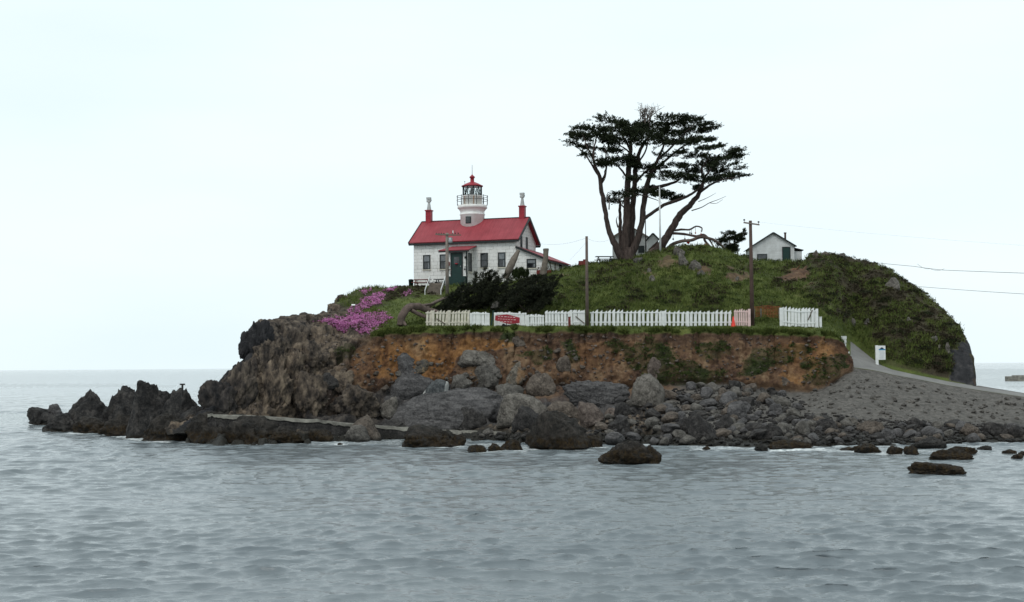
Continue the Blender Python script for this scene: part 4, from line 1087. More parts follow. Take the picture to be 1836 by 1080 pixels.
# ================================================================== ROCKS
def rock_material(name, lo, mid, hi, weed=0.0, tide=0.55, stain=None, vein=False, scale=1.5, grain=False):
    n = NT(name)
    f = n.noise(scale, 8, 0.68, n.map(n.ob, (0.55, 1.0, 2.2), (0, R(32), 0)) if grain else n.ob); g = n.noise(scale * 5, 6, 0.7, n.ob)
    col = n.ramp(n.mix(0.4, f, g), [(0.39, lo), (0.49, mid), (0.61, hi)])
    wv = n.node('ShaderNodeVectorMath', operation='ADD'); n.put(wv.inputs[0], n.map(n.ob, (1, 1, 0.6), (0.3, 0.5, 0))); nz = n.node('ShaderNodeTexNoise'); nz.inputs['Scale'].default_value = 2.0; n.put(nz.inputs['Vector'], n.ob); n.put(wv.inputs[1], nz.outputs['Color'])
    ck = n.voro(0.55, wv.outputs[0], 'DISTANCE_TO_EDGE'); crk = n.ramp(ck, [(0.0, 1.0), (0.035, 0.0)])
    col = n.mix(n.math('MULTIPLY', crk, 0.4), col, tuple(c * 0.35 for c in lo))
    lich = n.ramp(n.noise(9, 3, 0.6, n.ob), [(0.66, 0.0), (0.74, 0.5)])
    col = n.mix(lich, col, tuple(min(1, c * 1.7) for c in hi))
    if stain:
        col = n.mix(n.ramp(n.noise(0.9, 3, 0.5, n.map(n.ob, (1, 1, 0.5))), [(0.5, 0.0), (0.62, 0.8)]), col, stain)
    if vein:
        w_ = n.node('ShaderNodeTexWave', wave_type='BANDS', bands_direction='X'); n.put(w_.inputs['Vector'], n.map(n.ob, (0.9, 0.6, 0.3)))
        w_.inputs['Scale'].default_value = 0.17; w_.inputs['Distortion'].default_value = 2.0; w_.inputs['Detail'].default_value = 3
        col = n.mix(n.ramp(w_.outputs['Fac'], [(0.965, 0.0), (0.985, 0.8)]), col, (0.42, 0.42, 0.40))
    z = n.xyz()[2]
    wet = n.math('MULTIPLY', n.math('SUBTRACT', tide + 0.35, n.math('ADD', z, n.math('MULTIPLY', f, 0.7))), 2.2, True)
    col = n.mix(wet, col, n.ramp(g, [(0.35, (0.006, 0.006, 0.006)), (0.7, (0.022, 0.019, 0.014))]))
    if weed:
        wd_ = n.math('MULTIPLY', n.math('SUBTRACT', weed, n.math('ADD', z, n.math('MULTIPLY', f, 0.8))), 2.5, True)
        wd_ = n.math('MULTIPLY', wd_, n.ramp(n.noise(2.2, 4, 0.6, n.ob), [(0.36, 0.0), (0.52, 1.0)]))
        kelp = n.ramp(n.noise(7, 4, 0.7, n.map(n.ob, (1, 1, 0.3))), [(0.35, (0.008, 0.005, 0.003)), (0.55, (0.026, 0.016, 0.006)), (0.75, (0.055, 0.037, 0.013))])
        col = n.mix(wd_, col, kelp)
    n.set(Base_Color=col, Roughness=n.math('SUBTRACT', 0.88, n.math('MULTIPLY', wet, 0.35)))
    n.bump(n.math('SUBTRACT', n.mix(0.5, f, g), n.math('MULTIPLY', crk, 0.15)), 1.0, 0.22)
    return n.m
RM = dict(bed=M_GROUND,
    grey=rock_material('grey_boulder', (0.040, 0.037, 0.033), (0.096, 0.088, 0.079), (0.170, 0.157, 0.140)),
    pale=rock_material('pale_boulder', (0.042, 0.038, 0.033), (0.115, 0.103, 0.090), (0.21, 0.192, 0.168)),
    dark=rock_material('dark_boulder', (0.011, 0.0105, 0.0105), (0.034, 0.031, 0.030), (0.076, 0.070, 0.065), tide=0.7),
    brown=rock_material('brown_boulder', (0.044, 0.035, 0.029), (0.098, 0.080, 0.066), (0.17, 0.14, 0.115)),
    pink=rock_material('pinkish_boulder', (0.042, 0.032, 0.028), (0.105, 0.082, 0.070), (0.185, 0.152, 0.13)),
    slate=rock_material('slate_boulder', (0.030, 0.0285, 0.029), (0.075, 0.071, 0.071), (0.140, 0.132, 0.130), scale=1.3, grain=True),
    stain=rock_material('stained_boulder', (0.050, 0.043, 0.036), (0.125, 0.110, 0.090), (0.22, 0.195, 0.16), stain=(0.20, 0.11, 0.050)),
    vein=rock_material('veined_boulder', (0.030, 0.033, 0.036), (0.070, 0.075, 0.078), (0.13, 0.135, 0.135), vein=True),
    weed=rock_material('weedy_boulder', (0.008, 0.0075, 0.007), (0.023, 0.020, 0.017), (0.050, 0.043, 0.037), weed=1.5, tide=0.45),
    stack=rock_material('sea_stack_rock', (0.008, 0.008, 0.0085), (0.024, 0.0225, 0.022), (0.066, 0.060, 0.055), weed=0.7, tide=0.6, scale=0.9),
    tanblock=rock_material('tan_block', (0.040, 0.040, 0.042), (0.095, 0.085, 0.070), (0.22, 0.155, 0.085)))
_ico = {}
def ico(sub):
    if sub not in _ico:
        bm = bmesh.new(); bmesh.ops.create_icosphere(bm, subdivisions=sub, radius=1.0)
        bm.verts.ensure_lookup_table()
        _ico[sub] = (np.array([v.co[:] for v in bm.verts]), np.array([[v.index for v in f.verts] for f in bm.faces])); bm.free()
    return _ico[sub]
def rock_shape(seed, sub=4, planes=13, sharp=14, rough=0.10, crag=0.0, base=False, taper=0.0, lean=0.0):
    """a stone broken along flat planes: unit box, base at z=0"""
    rg = np.random.default_rng(seed); d, f = ico(sub)
    nn = rg.normal(size=(planes, 3)); nn /= np.linalg.norm(nn, axis=1)[:, None]; dd = rg.uniform(0.62, 1.0, planes)
    c = d @ nn.T
    val = np.where(c > 0.08, dd / np.maximum(c, 0.08), 12.0)
    val = np.concatenate([val, np.full((len(d), 1), 1.18)], 1)
    r = (np.sum(val ** -sharp, 1)) ** (-1.0 / sharp)
    r *= 1 + rough * fbm(d * 1.6 + seed * 3.1, 4) + rough * 0.35 * fbm(d * 6 + seed, 3)
    if crag:
        sd_ = d * np.array([1, 1, 0.6]) * 2.3 + seed + 0.3 * np.stack([fbm(d * 2 + seed, 3), fbm(d * 2 + seed + 9, 3), fbm(d * 2 + seed + 19, 3)], -1)
        h_, c_ = blocks(sd_); h2_, c2_ = blocks(sd_ * 2.4 + 3)
        r *= 1 + crag * ((h_ - 0.5) * 1.0 + np.minimum(c_, 0.25) * 1.0 + (h2_ - 0.5) * 0.45 + np.minimum(c2_, 0.2) * 0.6 + 0.5 * fbm(sd_ * 1.5, 4, 0.6, ridged=True) - 0.4)
    r *= 1 + rough * 0.9 * (fbm(d * 2.6 + seed * 1.7, 5, 0.62, ridged=True) - 0.25)
    v = d * r[:, None]
    if base:
        v[:, 2] = np.where(v[:, 2] < -0.15, -0.15 + (v[:, 2] + 0.15) * 0.28, v[:, 2])
    if taper:
        t_ = np.clip((v[:, 2] + 0.3) / 1.3, 0, 1); v[:, 0] = v[:, 0] * (1 - taper * t_) + lean * t_; v[:, 1] *= 1 - taper * t_
    lo, hi = v.min(0), v.max(0); v = (v - (lo + hi) / 2) / (hi - lo)
    v[:, 2] += 0.5
    return v, f
N_ROCK = [0]; FOAM_AT = []
def rock(px, pyb, w, h, m, label, group=None, seed=None, depth=0.8, sub=4, crag=0.0, rot=None, tilt=0.0, sink=0.16, planes=13, sharp=14, D=None, name='boulder', cat='boulder', rough=0.14, base=None, taper=0.0, lean=0.0, bedmix=0.3):
    N_ROCK[0] += 1; seed = seed if seed is not None else 100 + N_ROCK[0]
    if D is None:
        p, _ = ground(px, pyb)
    else: p = P(px, pyb, D)
    s = p.y / F_PX; W_, H_ = w * s, h * s; dp = W_ * depth
    if base is None: base = name in ('sea_stack', 'shore_rock', 'boulder')
    v, f = rock_shape(seed, sub, planes, sharp, rough, crag, base, taper, lean)
    if tilt:
        c_, s_ = math.cos(tilt), math.sin(tilt)
        v = v.copy(); z = v[:, 2] - 0.5; x = v[:, 0] * W_ / max(H_, 1e-6); x2 = x * c_ + z * s_; z2 = -x * s_ + z * c_
        v = np.stack([x2, v[:, 1], z2], -1); lo, hi = v.min(0), v.max(0); v = (v - (lo + hi) / 2) / (hi - lo); v[:, 2] += 0.5
    v = v * np.array([W_, dp, H_ * (1 + sink)]); v[:, 2] -= H_ * sink
    me = np_mesh(name, v, f)
    if m == 'bed':
        rz_ = np.zeros((len(v), 4)); set_attr(me, 'cover_a', rz_); rz2 = rz_.copy(); rz2[:, 0] = bedmix; set_attr(me, 'cover_b', rz2)
    o = new_obj(name, me, RM[m]); o.location = p + Vector((0, dp * 0.28, 0))
    if p.z < 0.6 and name in ('sea_stack', 'shore_rock'): FOAM_AT.append((p.x, p.y + dp * 0.28, W_ / 2, dp / 2))
    tag(o, label, cat, group); return o

B = 'boulders at the foot of the bluff'; SR = 'rocks standing in the water'; ST = 'dark sea stacks off the headland'; HR = 'rocks on the hillside'
# left sea stacks, far to near
def stack(px, pyb, w, h, label, seed, D, m='stack', **k):
    k['crag'] = k.get('crag', 0.42) * 0.40; k.setdefault('sharp', 24); k.setdefault('planes', 10); k['taper'] = k.get('taper', 0.0) * 0.5; k.setdefault('sub', 5); k.setdefault('depth', 0.9)
    return rock(px, pyb, w, h, m, label, ST, seed=seed, D=D, name='sea_stack', cat='sea stack', **k)
stack(78, 762, 78, 32, 'low outermost dark rock at the far left tip of the reef', 11, 146)
stack(99, 752, 34, 28, 'rounded pale grey knob on top of the outermost reef rock', 12, 147, 'slate', crag=0.1, sharp=10, sink=0.5)
stack(163, 774, 108, 76, 'steep pointed black rock in the middle left of the reef', 31, 131, taper=0.5, lean=0.12)
stack(212, 776, 92, 84, 'blocky grey topped rock just right of the pointed black rock', 45, 127, taper=0.2, lean=0.1)
stack(275, 788, 120, 106, 'tallest black rock of the reef with a small peak', 52, 117, taper=0.38, sub=5)
stack(318, 782, 92, 86, 'square topped dark rock right of the tallest reef rock, under the small iron post', 61, 115.5, taper=0.05, planes=7)
stack(110, 775, 84, 34, 'low ragged dark rock at the waterline in front of the reef tip', 13, 130, crag=0.5)
stack(168, 776, 100, 30, 'ragged low ledge at the foot of the pointed black rock', 17, 126, 'weed', crag=0.5)
stack(235, 780, 130, 38, 'long low weedy ledge in front of the blocky reef rocks', 14, 121, 'weed', crag=0.5, depth=0.4)
stack(300, 791, 110, 50, 'ragged weed covered rock at the waterline below the tallest reef rock', 15, 111, 'weed', crag=0.55)
stack(352, 790, 90, 62, 'black crag filling the gap between the reef and the headland', 18, 112.5, crag=0.5, taper=0.3)
stack(385, 794, 120, 56, 'ragged dark mass of rock below the left foot of the headland', 16, 108.5, 'weed', crag=0.55)
stack(448, 796, 100, 50, 'dark rock in front of the left end of the concrete walkway', 19, 106.5, 'weed', crag=0.5)
# crags of the headland
CG = 'crags of the headland'
def crag_(px, pyb, w, h, label, D=None, bm_=0.3, **k):
    k.setdefault('crag', 0.40); k.setdefault('sharp', 26); k.setdefault('planes', 9); k.setdefault('sub', 5); k.setdefault('depth', 0.7); k.setdefault('sink', 0.4)
    return rock(px, pyb, w, h, 'bed', label, CG, D=D, name='crag', cat='crag', bedmix=bm_, **k)
crag_(459, 668, 60, 96, 'jutting black beak of rock on the left shoulder of the headland', 115.0, 1.0, seed=303, taper=-0.25)
crag_(438, 636, 24, 26, 'small pointed nose of rock sticking out left of the headland', 114.8, 1.0, seed=77, crag=0.25, tilt=0.5)
for i, (x, y, w_, h_, D_) in enumerate(((464, 606, 46, 26, 118), (492, 600, 44, 28, 119.5), (526, 596, 48, 31, 121), (558, 584, 40, 22, 123), (580, 574, 28, 14, 126.5), (602, 560, 32, 17, 130.5), (612, 546, 32, 18, 133))):
    crag_(x, y, w_, h_, ('knobbly crag on the skyline above the black beak', 'second crag on the skyline from the black beak', 'broad crag in the middle of the headland skyline',
         'grey topped crag left of the pink flowers', 'small stone on the skyline above the pink flowers', 'brown stone on the slope above the flower bed', 'highest brown stone on the left skyline')[i], D_, (0.5, 0.4, 0.3, 0.2, 0.2, 0.0, 0.0)[i], crag=0.3, seed=410 + i)
for i, (x, y, w_, h_, t, bm_, lb) in enumerate(((388, 743, 74, 62, 0.6, 0.8, 'slanting black slab at the left foot of the headland'), (428, 740, 70, 96, 0.55, 0.5, 'tall slanting dark slab on the headland face'),
        (492, 735, 70, 100, 0.5, 0.0, 'slanting tan streaked slab in the middle of the headland face'), (552, 745, 74, 80, 0.4, 0.2, 'brown slab at the foot of the headland above the walkway'), (480, 672, 60, 66, 0.45, 0.3, 'dark slab high on the headland face under the crags'),
        (556, 664, 74, 56, 0.3, 0.3, 'dark brown bulge in the upper right of the headland face'), (634, 748, 96, 60, 0.2, 0.4, 'dark brown bulge of rock right of the tan slab'), (604, 712, 64, 50, 0.2, 0.1, 'tan brown bulge below the dark angular block'),
        (520, 690, 50, 60, 0.5, 0.0, 'tan ridge of rock left of the dark angular block'), (450, 700, 60, 60, 0.5, 0.5, 'ribbed slab just below the black beak'))):
    crag_(x, y, w_, h_, lb, None, bm_, tilt=t, seed=430 + i, depth=0.4, crag=0.45, sink=0.3)
# big boulders and blocks
big = [
 (860, 656, 76, 29, 'pale', 'long tilted grey boulder lying highest against the orange bank', .6, .1), (873, 694, 58, 46, 'grey', 'big rounded grey boulder below the long tilted boulder', .9, 0),
 (926, 688, 50, 42, 'stain', 'round boulder with an orange stain', .9, 0), (970, 708, 56, 40, 'brown', 'brownish boulder right of the orange stained boulder', .8, .2),
 (914, 718, 52, 31, 'grey', 'wedge shaped grey boulder beneath the orange stained boulder', .7, .2), (936, 761, 94, 56, 'pale', 'long humped boulder with pale top in the middle of the heap', .6, -.2),
 (946, 772, 58, 45, 'dark', 'dark cracked round boulder in front of the long humped boulder', .8, 0), (1013, 748, 64, 29, 'brown', 'flat reddish dark boulder right of the long humped boulder', .6, 0),
 (1060, 764, 48, 44, 'pink', 'leaning pointed grey pink boulder behind the big kelp rock', .7, -.4), (1164, 727, 62, 58, 'pale', 'biggest pale boulder standing at the foot of the green bank', .8, .1),
 (1175, 682, 30, 42, 'pink', 'pinkish upright stone behind the biggest pale boulder', .6, 0), (1112, 778, 44, 29, 'dark', 'dark boulder with flecks below the biggest pale boulder', .8, 0),
 (842, 768, 62, 40, 'dark', 'black boulder on the smooth slate slab above the walkway', .8, 0), (733, 684, 62, 52, 'slate', 'big angular dark block lodged in the orange bank', .7, -.3), (757, 668, 34, 24, 'tanblock', 'tan block beside the big angular dark block', .6, 0),
 (780, 716, 58, 36, 'vein', 'dark boulder with a white vein', .8, .1), (695, 749, 37, 38, 'pale', 'egg shaped brownish boulder above the walkway', .9, .3), (587, 698, 42, 30, 'dark', 'dark angular block on the right of the headland', .7, 0),
 (829, 701, 40, 30, 'grey', 'slanting slab left of the big rounded grey boulder', .5, -.5), (930, 620, 26, 17, 'brown', 'brown stone stuck high in the bank below the grass', .7, 0), (1012, 665, 32, 28, 'brown', 'brown boulder sunk in the bank under the green pole', .7, 0),
 (1096, 750, 26, 19, 'pink', 'small reddish boulder below the slate face', .8, 0), (1118, 748, 32, 27, 'dark', 'dark round boulder left of the biggest pale boulder', .8, 0),
 (1261, 791, 54, 48, 'dark', 'dark triangular boulder at the water edge of the heap', .7, 0), (1226, 777, 34, 30, 'dark', 'dark boulder left of the triangular one', .8, 0), (1322, 751, 38, 32, 'slate', 'large blue grey boulder in the middle of the heap', .8, 0),
 (1378, 786, 54, 26, 'dark', 'wide dark slab at the water edge right of the triangular boulder', .7, 0), (1482, 773, 42, 22, 'dark', 'dark boulder with flat pale top right of the heap', .7, 0), (1391, 743, 25, 21, 'slate', 'blue grey boulder below the hollow in the bank', .8, 0),
 (1302, 773, 36, 30, 'dark', 'black boulder between the triangular boulder and the wide slab', .8, 0), (1408, 690, 20, 13, 'brown', 'brown stone under the overhang of the bank', .7, 0), (1441, 780, 30, 26, 'grey', 'grey wedge boulder right of the wide dark slab', .8, 0),
 (1526, 764, 24, 16, 'pale', 'small cream boulder on the gravel above the shore rocks', .8, 0), (1563, 775, 50, 20, 'brown', 'long flat brownish boulder on the shore right of the cream one', .6, 0), (1590, 786, 34, 18, 'slate', 'slate boulder on the shore in the right part', .7, 0),
 (1742, 781, 40, 22, 'brown', 'brown grey boulder on the right shore near the road', .8, 0), (1790, 783, 50, 26, 'dark', 'broad dark boulder on the right shore', .7, 0), (1828, 788, 34, 26, 'dark', 'dark boulder cut by the right edge of the picture', .8, 0),
 (700, 770, 60, 18, 'dark', 'low dark boulder sitting on the walkway', .6, 0), (655, 790, 56, 46, 'brown', 'brown pointed boulder leaning over the walkway from the water', .7, .3), (640, 792, 46, 30, 'grey', 'grey brown boulder at the waterline beside the leaning pointed one', .7, 0)]
for x, y, w_, h_, m, lb, dp, t in big:
    rock(x, y, w_, h_, m, lb, B, seed={1164: 5, 936: 8, 873: 12, 860: 33, 926: 41}.get(x), depth=dp, tilt=t, sub=5, sharp=8 if m in ('pale', 'stain') else 12 if m == 'grey' else 22, rough=0.12, crag=0.05, planes=14 if m in ('pale', 'stain', 'grey') else 10)
# smooth slate bedrock showing through
rock(800, 768, 215, 72, 'slate', 'broad smooth slab of slate grey bedrock above the walkway', B, seed=9, depth=0.35, sub=6, sharp=9, rough=0.10, crag=0.07, name='bedrock', cat='rock', sink=0.4, tilt=-.08)
rock(740, 712, 90, 44, 'slate', 'smaller slate grey bedrock slope left of the white veined boulder', B, seed=14, depth=0.4, sub=5, sharp=8, crag=0.08, name='bedrock', cat='rock', sink=0.4)
rock(1070, 724, 124, 42, 'slate', 'fluted slate grey rock face under the yellow bank', B, seed=19, depth=0.3, sub=6, sharp=8, crag=0.16, name='bedrock', cat='rock', sink=0.4)
# rocks standing in the water
for x, y, w_, h_, m, lb, kw in (
 (1003, 807, 122, 70, 'weed', 'largest dark kelp skirted rock in the water below the heap', dict(seed=8, sharp=9, sub=5)), (1122, 832, 98, 41, 'weed', 'dark hump of rock standing apart in the water', dict(seed=23, sharp=10, sub=5)),
 (1166, 832, 44, 34, 'weed', 'weedy right shoulder of the lone hump in the water', dict(seed=24)), (776, 802, 112, 40, 'weed', 'wide black kelp rock in the water in front of the walkway', dict(seed=27, sharp=10, sub=5)), (822, 800, 28, 20, 'weed', 'small rock against the right end of the wide black kelp rock', {}),
 (855, 812, 36, 15, 'weed', 'small low weedy rock between the two big kelp rocks', {}), (890, 809, 34, 14, 'weed', 'low weedy rock just left of the largest kelp rock', {}), (918, 808, 40, 20, 'weed', 'dark rock touching the left side of the largest kelp rock', {}),
 (508, 794, 74, 30, 'weed', 'flat black rock in the water below the headland walkway', dict(crag=.2)), (572, 793, 50, 24, 'weed', 'low black rock right of the flat one below the walkway', dict(crag=.15)), (1062, 803, 40, 22, 'weed', 'weedy lump at the right end of the largest kelp rock', {}),
 (1418, 805, 84, 16, 'weed', 'long low black rock with foam in front of it', dict(depth=.4)), (1366, 809, 24, 14, 'dark', 'small grey stone in the foam left of the long low rock', {}), (1267, 806, 16, 6, 'weed', 'tiny black rock awash in front of the heap', {}),
 (1684, 852, 110, 23, 'weed', 'long brown weed covered rock alone in the right foreground water', dict(depth=.5, seed=71, sub=5)), (1558, 812, 50, 16, 'weed', 'brown weedy rock left in the row of rocks on the right', {}), (1606, 815, 30, 15, 'weed', 'dark pointed rock second in the row on the right', {}),
 (1670, 805, 66, 21, 'dark', 'smooth dark grey rock at the back of the right row', dict(sharp=8)), (1706, 826, 84, 22, 'weed', 'broad brown weedy rock in front of the smooth dark one', dict(depth=.5, seed=73)), (1637, 816, 30, 17, 'weed', 'dark wet rock left of the broad brown weedy rock', {}),
 (1732, 815, 48, 14, 'weed', 'flat dark rock right of the smooth dark grey rock', {}), (1520, 808, 30, 6, 'weed', 'thin rock barely awash at the left of the right row', {}), (1812, 814, 26, 8, 'weed', 'small brown rock near the right edge, left one of three', {}), (1826, 823, 22, 9, 'weed', 'small brown rock near the right edge, middle of three', {}),
 (1838, 818, 22, 9, 'weed', 'small brown rock cut by the right edge of the picture', {}), (1768, 808, 30, 9, 'dark', 'low dark rock at the shore left of the three small ones', {}), (610, 798, 12, 4, 'weed', 'tiny rock awash below the low black rock', {})):
    kw.setdefault('rough', 0.16); kw.setdefault('crag', 0.16); kw.setdefault('sub', 5); rock(x, y, w_, h_, m, lb, SR, name='shore_rock', cat='rock', **kw)
# stones on the hill
for x, y, w_, h_, m, lb in ((1218, 459, 22, 18, 'pale', 'pale block of stone at the top of the hill below the driftwood'), (1226, 477, 18, 24, 'pale', 'pale upright stone under the topmost pale block'), (1247, 483, 24, 18, 'pale', 'big grey stone lying on the hill right of the upright stone'),
  (1258, 494, 20, 10, 'grey', 'flat grey stones at the foot of the big grey stone'), (1164, 488, 9, 8, 'pale', 'small pale stone in the grass left of the pale blocks'), (1169, 504, 12, 11, 'pale', 'small grey stone below the small pale one'), (1120, 466, 18, 8, 'grey', 'grey stone at the foot of the big cypress'),
  (1145, 471, 20, 10, 'grey', 'slanting grey stone right of the cypress foot'), (1601, 519, 32, 23, 'pale', 'pale boulder high on the right hill slope'), (1700, 633, 9, 20, 'pale', 'pale streak of rock near the right cliff edge'), (1686, 630, 7, 12, 'pale', 'small pale rock beside the pale streak on the right cliff'),
  (1676, 612, 14, 10, 'grey', 'grey rock above the two pale rocks on the right cliff'), (1630, 575, 10, 7, 'pale', 'small pale rock in the middle of the right slope'), (1529, 582, 12, 12, 'pale', 'pale stone among scrub just above the path'), (1556, 580, 14, 9, 'grey', 'grey stone in the scrub above the info board'),
  (1321, 503, 10, 8, 'pale', 'two toned pale stone on the slope left of the brown utility pole'), (1510, 462, 14, 9, 'grey', 'grey stone on the skyline of the right hill'), (1480, 458, 20, 8, 'brown', 'flat brown rock on the skyline right of the cabin'), (1462, 462, 14, 14, 'brown', 'brown rock at the left end of the right skyline')):
    rock(x, y, w_, h_, m, lb, HR, sub=4, sink=0.35, crag=0.12)
rock(890, 552, 20, 12, 'grey', 'grey stone behind the boarded fence among pink flowers', HR, sub=4, D=125.2)
# concrete blocks in the far surf
b_ = MB(); p = P(1822, 684, 430); b_.box((0, 0, 0.3), (6.0, 3.5, 2.6)); b_.box((0.9, 0, 1.65), (3.6, 3.0, 0.5))
o = b_.build('jetty_block', M['concrete'], None, False, 0.12); o.location = (p.x, p.y, 0); tag(o, 'dark concrete block standing in the far surf at the right edge', 'block')
# iron post on the reef
p = P(327, 699, 115); o = thing('mooring_post', 'small rusty T shaped mooring post on top of the reef rock', 'post', p)
q = MB(); q.tube([(0, 0, -0.6), (0, 0, 0.42)], 0.09, 8); q.build('post', M['iron'], o); q = MB(); q.box((0, 0, 0.46), (0.42, 0.2, 0.13)); q.build('cap', M['iron'], o)
# concrete walkway round the foot of the headland
wk = [(392, 744, 109.6), (440, 745, 109.8), (500, 748.5, 110.4), (560, 753, 111.2), (600, 756, 111.9), (640, 760, 112.6), (700, 764.5, 113.2), (760, 768, 113.4), (800, 771, 113.2), (850, 773, 112.5), (905, 774, 111.4), (960, 775, 110)]
ctr = curve([P(q[0], q[1], q[2] - 0.6) for q in [(372, 743, 109.4)] + wk], 8); mb = MB(); mw = MB(); n_ = len(ctr)
for i, c in enumerate(ctr):
    t = (ctr[min(i + 1, n_ - 1)] - ctr[max(i - 1, 0)]); t.z = 0; t.normalize(); s_ = Vector((t.y, -t.x, 0))
    wd_ = 0.9 + 0.2 * perlin(np.array([i * 0.31, 0, 0])); dz = 0.16 * perlin(np.array([i * 0.27, 5.5, 0])) + 0.06 * perlin(np.array([i * 1.3, 2.5, 0]))
    a = c + s_ * wd_ * 0.5 + Vector((0, 0, dz)); b = c - s_ * wd_
    lo_ = a + s_ * (0.06 + 0.05 * perlin(np.array([i * 0.8, 9.5, 0]))) - Vector((0, 0, 0.24 + 0.10 * perlin(np.array([i * 0.9, 1.5, 0]))))
    mb.v += [tuple(b), tuple(a), tuple(lo_), tuple(b - Vector((0, 0, 0.5)))]
    q1 = lo_ - s_ * 0.10 + Vector((0, 0, 0.05)); mw.v += [tuple(q1), tuple(q1 + s_ * (0.25 + 0.2 * perlin(np.array([i * 0.5, 3.3, 0]))) - Vector((0, 0, 1.6))), tuple(b - Vector((0, 0, 1.6))), tuple(b - Vector((0, 0, 0.3)))]
for i in range(n_ - 1):
    for k_ in range(4):
        q = (i * 4 + k_, i * 4 + (k_ + 1) % 4, (i + 1) * 4 + (k_ + 1) % 4, (i + 1) * 4 + k_); mb.f.append(q); mw.f.append(q)
o = thing('concrete_walkway', 'narrow worn concrete walkway along the foot of the headland above the water', 'walkway')
mb.build('slab', M['concrete'], o); mw.build('retaining_wall', RM['dark'], o)

# the heap of broken stone: 14 shapes copied, each stone a thing
shapes = {}
for m in ('grey', 'slate', 'dark', 'pale', 'brown'):
    for i in range(3):
        v, f = rock_shape(900 + i * 7 + hash(len(m)) % 5 + {'grey': 0, 'slate': 30, 'dark': 60, 'pale': 90, 'brown': 120}[m], 4, 9, 26, 0.12)
        v[:, 2] -= 0.5; me = np_mesh('riprap_stone', v, f); me.materials.append(RM[m]); shapes[(m, i)] = me
heap_polys = [([(1050, 765), (1110, 722), (1195, 706), (1250, 694), (1330, 692), (1400, 706), (1440, 742), (1440, 797), (1250, 797), (1130, 799), (1060, 798)], 150, 0.55, 1.45, ('grey', 'slate', 'dark', 'grey', 'slate', 'brown'), 'loose grey stone in the heap between the green bank and the water'),
              ([(1440, 745), (1560, 764), (1700, 764), (1850, 772), (1850, 792), (1700, 796), (1500, 799), (1440, 798)], 78, 0.5, 1.25, ('grey', 'slate', 'dark', 'brown'), 'loose stone in the band along the right shore'),
              ([(860, 774), (1000, 772), (1060, 780), (1060, 798), (930, 796), (860, 790)], 22, 0.4, 0.9, ('dark', 'brown', 'grey'), 'small stone between the walkway end and the kelp rocks'),
              ([(640, 655), (860, 640), (1010, 620), (1130, 640), (1110, 720), (900, 715), (640, 700)], 50, 0.3, 0.8, ('brown', 'pale', 'grey', 'brown'), 'stone half buried in the earth of the bank')]
cnt = 0
for poly, num, s0, s1, mats, lb in heap_polys:
    xs = [q[0] for q in poly]; ys = [q[1] for q in poly]; done = 0; taken = []
    while done < num:
        x = random.uniform(min(xs), max(xs)); y = random.uniform(min(ys), max(ys))
        if not in_poly(np.array([x]), np.array([y]), poly)[0]: continue
        g_, no = ground(x, y)
        if g_ is None: continue
        sz = random.uniform(s0, s1) * (1 if random.random() < 0.75 else 0.7)
        if any((g_ - a_).length < 0.36 * (sz + b_) for a_, b_ in taken) and random.random() < 0.93: continue
        taken.append((g_, sz)); done += 1; cnt += 1
        me = shapes[(random.choice(mats), random.randrange(3))]
        o = bpy.data.objects.new('riprap_stone', me); COL.objects.link(o)
        o.location = g_ + Vector((0, 0, sz * 0.16)); o.rotation_euler = (random.uniform(-0.5, 0.5), random.uniform(-0.5, 0.5), random.uniform(0, 6.3))
        o.scale = (sz * random.uniform(0.9, 1.35), sz * random.uniform(0.8, 1.1), sz * random.uniform(0.55, 0.9))
        tag(o, lb, 'stone', 'loose stones below the bluff')
M_SCREE = rock_material('scree_stone', (0.034, 0.030, 0.027), (0.085, 0.077, 0.069), (0.16, 0.147, 0.13))
# smaller rubble nobody could count
def rubble(name, polys, sizes, m):
    V_ = []; F_ = []; off = 0
    base = [rock_shape(500 + i, 2, 8, 24, 0.14) for i in range(7)]
    for poly, num in polys:
        xs = [q[0] for q in poly]; ys = [q[1] for q in poly]; k = 0
        while k < num:
            x = random.uniform(min(xs), max(xs)); y = random.uniform(min(ys), max(ys))
            if not in_poly(np.array([x]), np.array([y]), poly)[0]: continue
            k += 1; g_, no = ground(x, y)
            if g_ is None or g_.z < 0.02: continue
            v, f = base[k % 7]; sz = sizes[0] + (sizes[1] - sizes[0]) * random.random() ** 2.5
            mt = np.array(Euler((random.uniform(-.5, .5), random.uniform(-.5, .5), random.uniform(0, 6.3))).to_matrix())
            v = ((v - np.array([0, 0, .5])) * np.array([sz * random.uniform(.9, 1.5), sz, sz * random.uniform(.45, .8)])) @ mt.T + np.array(g_) + np.array([0, 0, sz * 0.12])
            V_.append(v); F_.append(f + off); off += len(v)
    o = new_obj(name, np_mesh(name, np.concatenate(V_), np.concatenate(F_), False), m); tag(o, kind='stuff'); return o
rubble('rubble', [([(1050, 770), (1195, 700), (1330, 690), (1440, 720), (1440, 800), (1060, 799)], 1500), ([(1440, 740), (1560, 752), (1850, 765), (1850, 793), (1500, 799), (1440, 799)], 1300), ([(860, 776), (1060, 770), (1060, 798), (860, 790)], 260)], (0.14, 0.5), RM['dark'])  # dark stone colour paints the shade in the gaps of the heap
rubble('scree', [([(1430, 710), (1520, 674), (1600, 680), (1700, 700), (1850, 716), (1850, 772), (1700, 765), (1560, 764), (1440, 745)], 520), ([(560, 760), (720, 770), (860, 775), (860, 788), (560, 785)], 140)], (0.05, 0.46), M_SCREE)
rubble('bank_stones', [([(600, 650), (700, 606), (1000, 600), (1180, 604), (1180, 690), (900, 715), (640, 700)], 900), ([(1180, 604), (1500, 606), (1500, 690), (1180, 690)], 360), ([(470, 600), (640, 590), (640, 745), (400, 740)], 250)], (0.05, 0.34), RM['pink'])
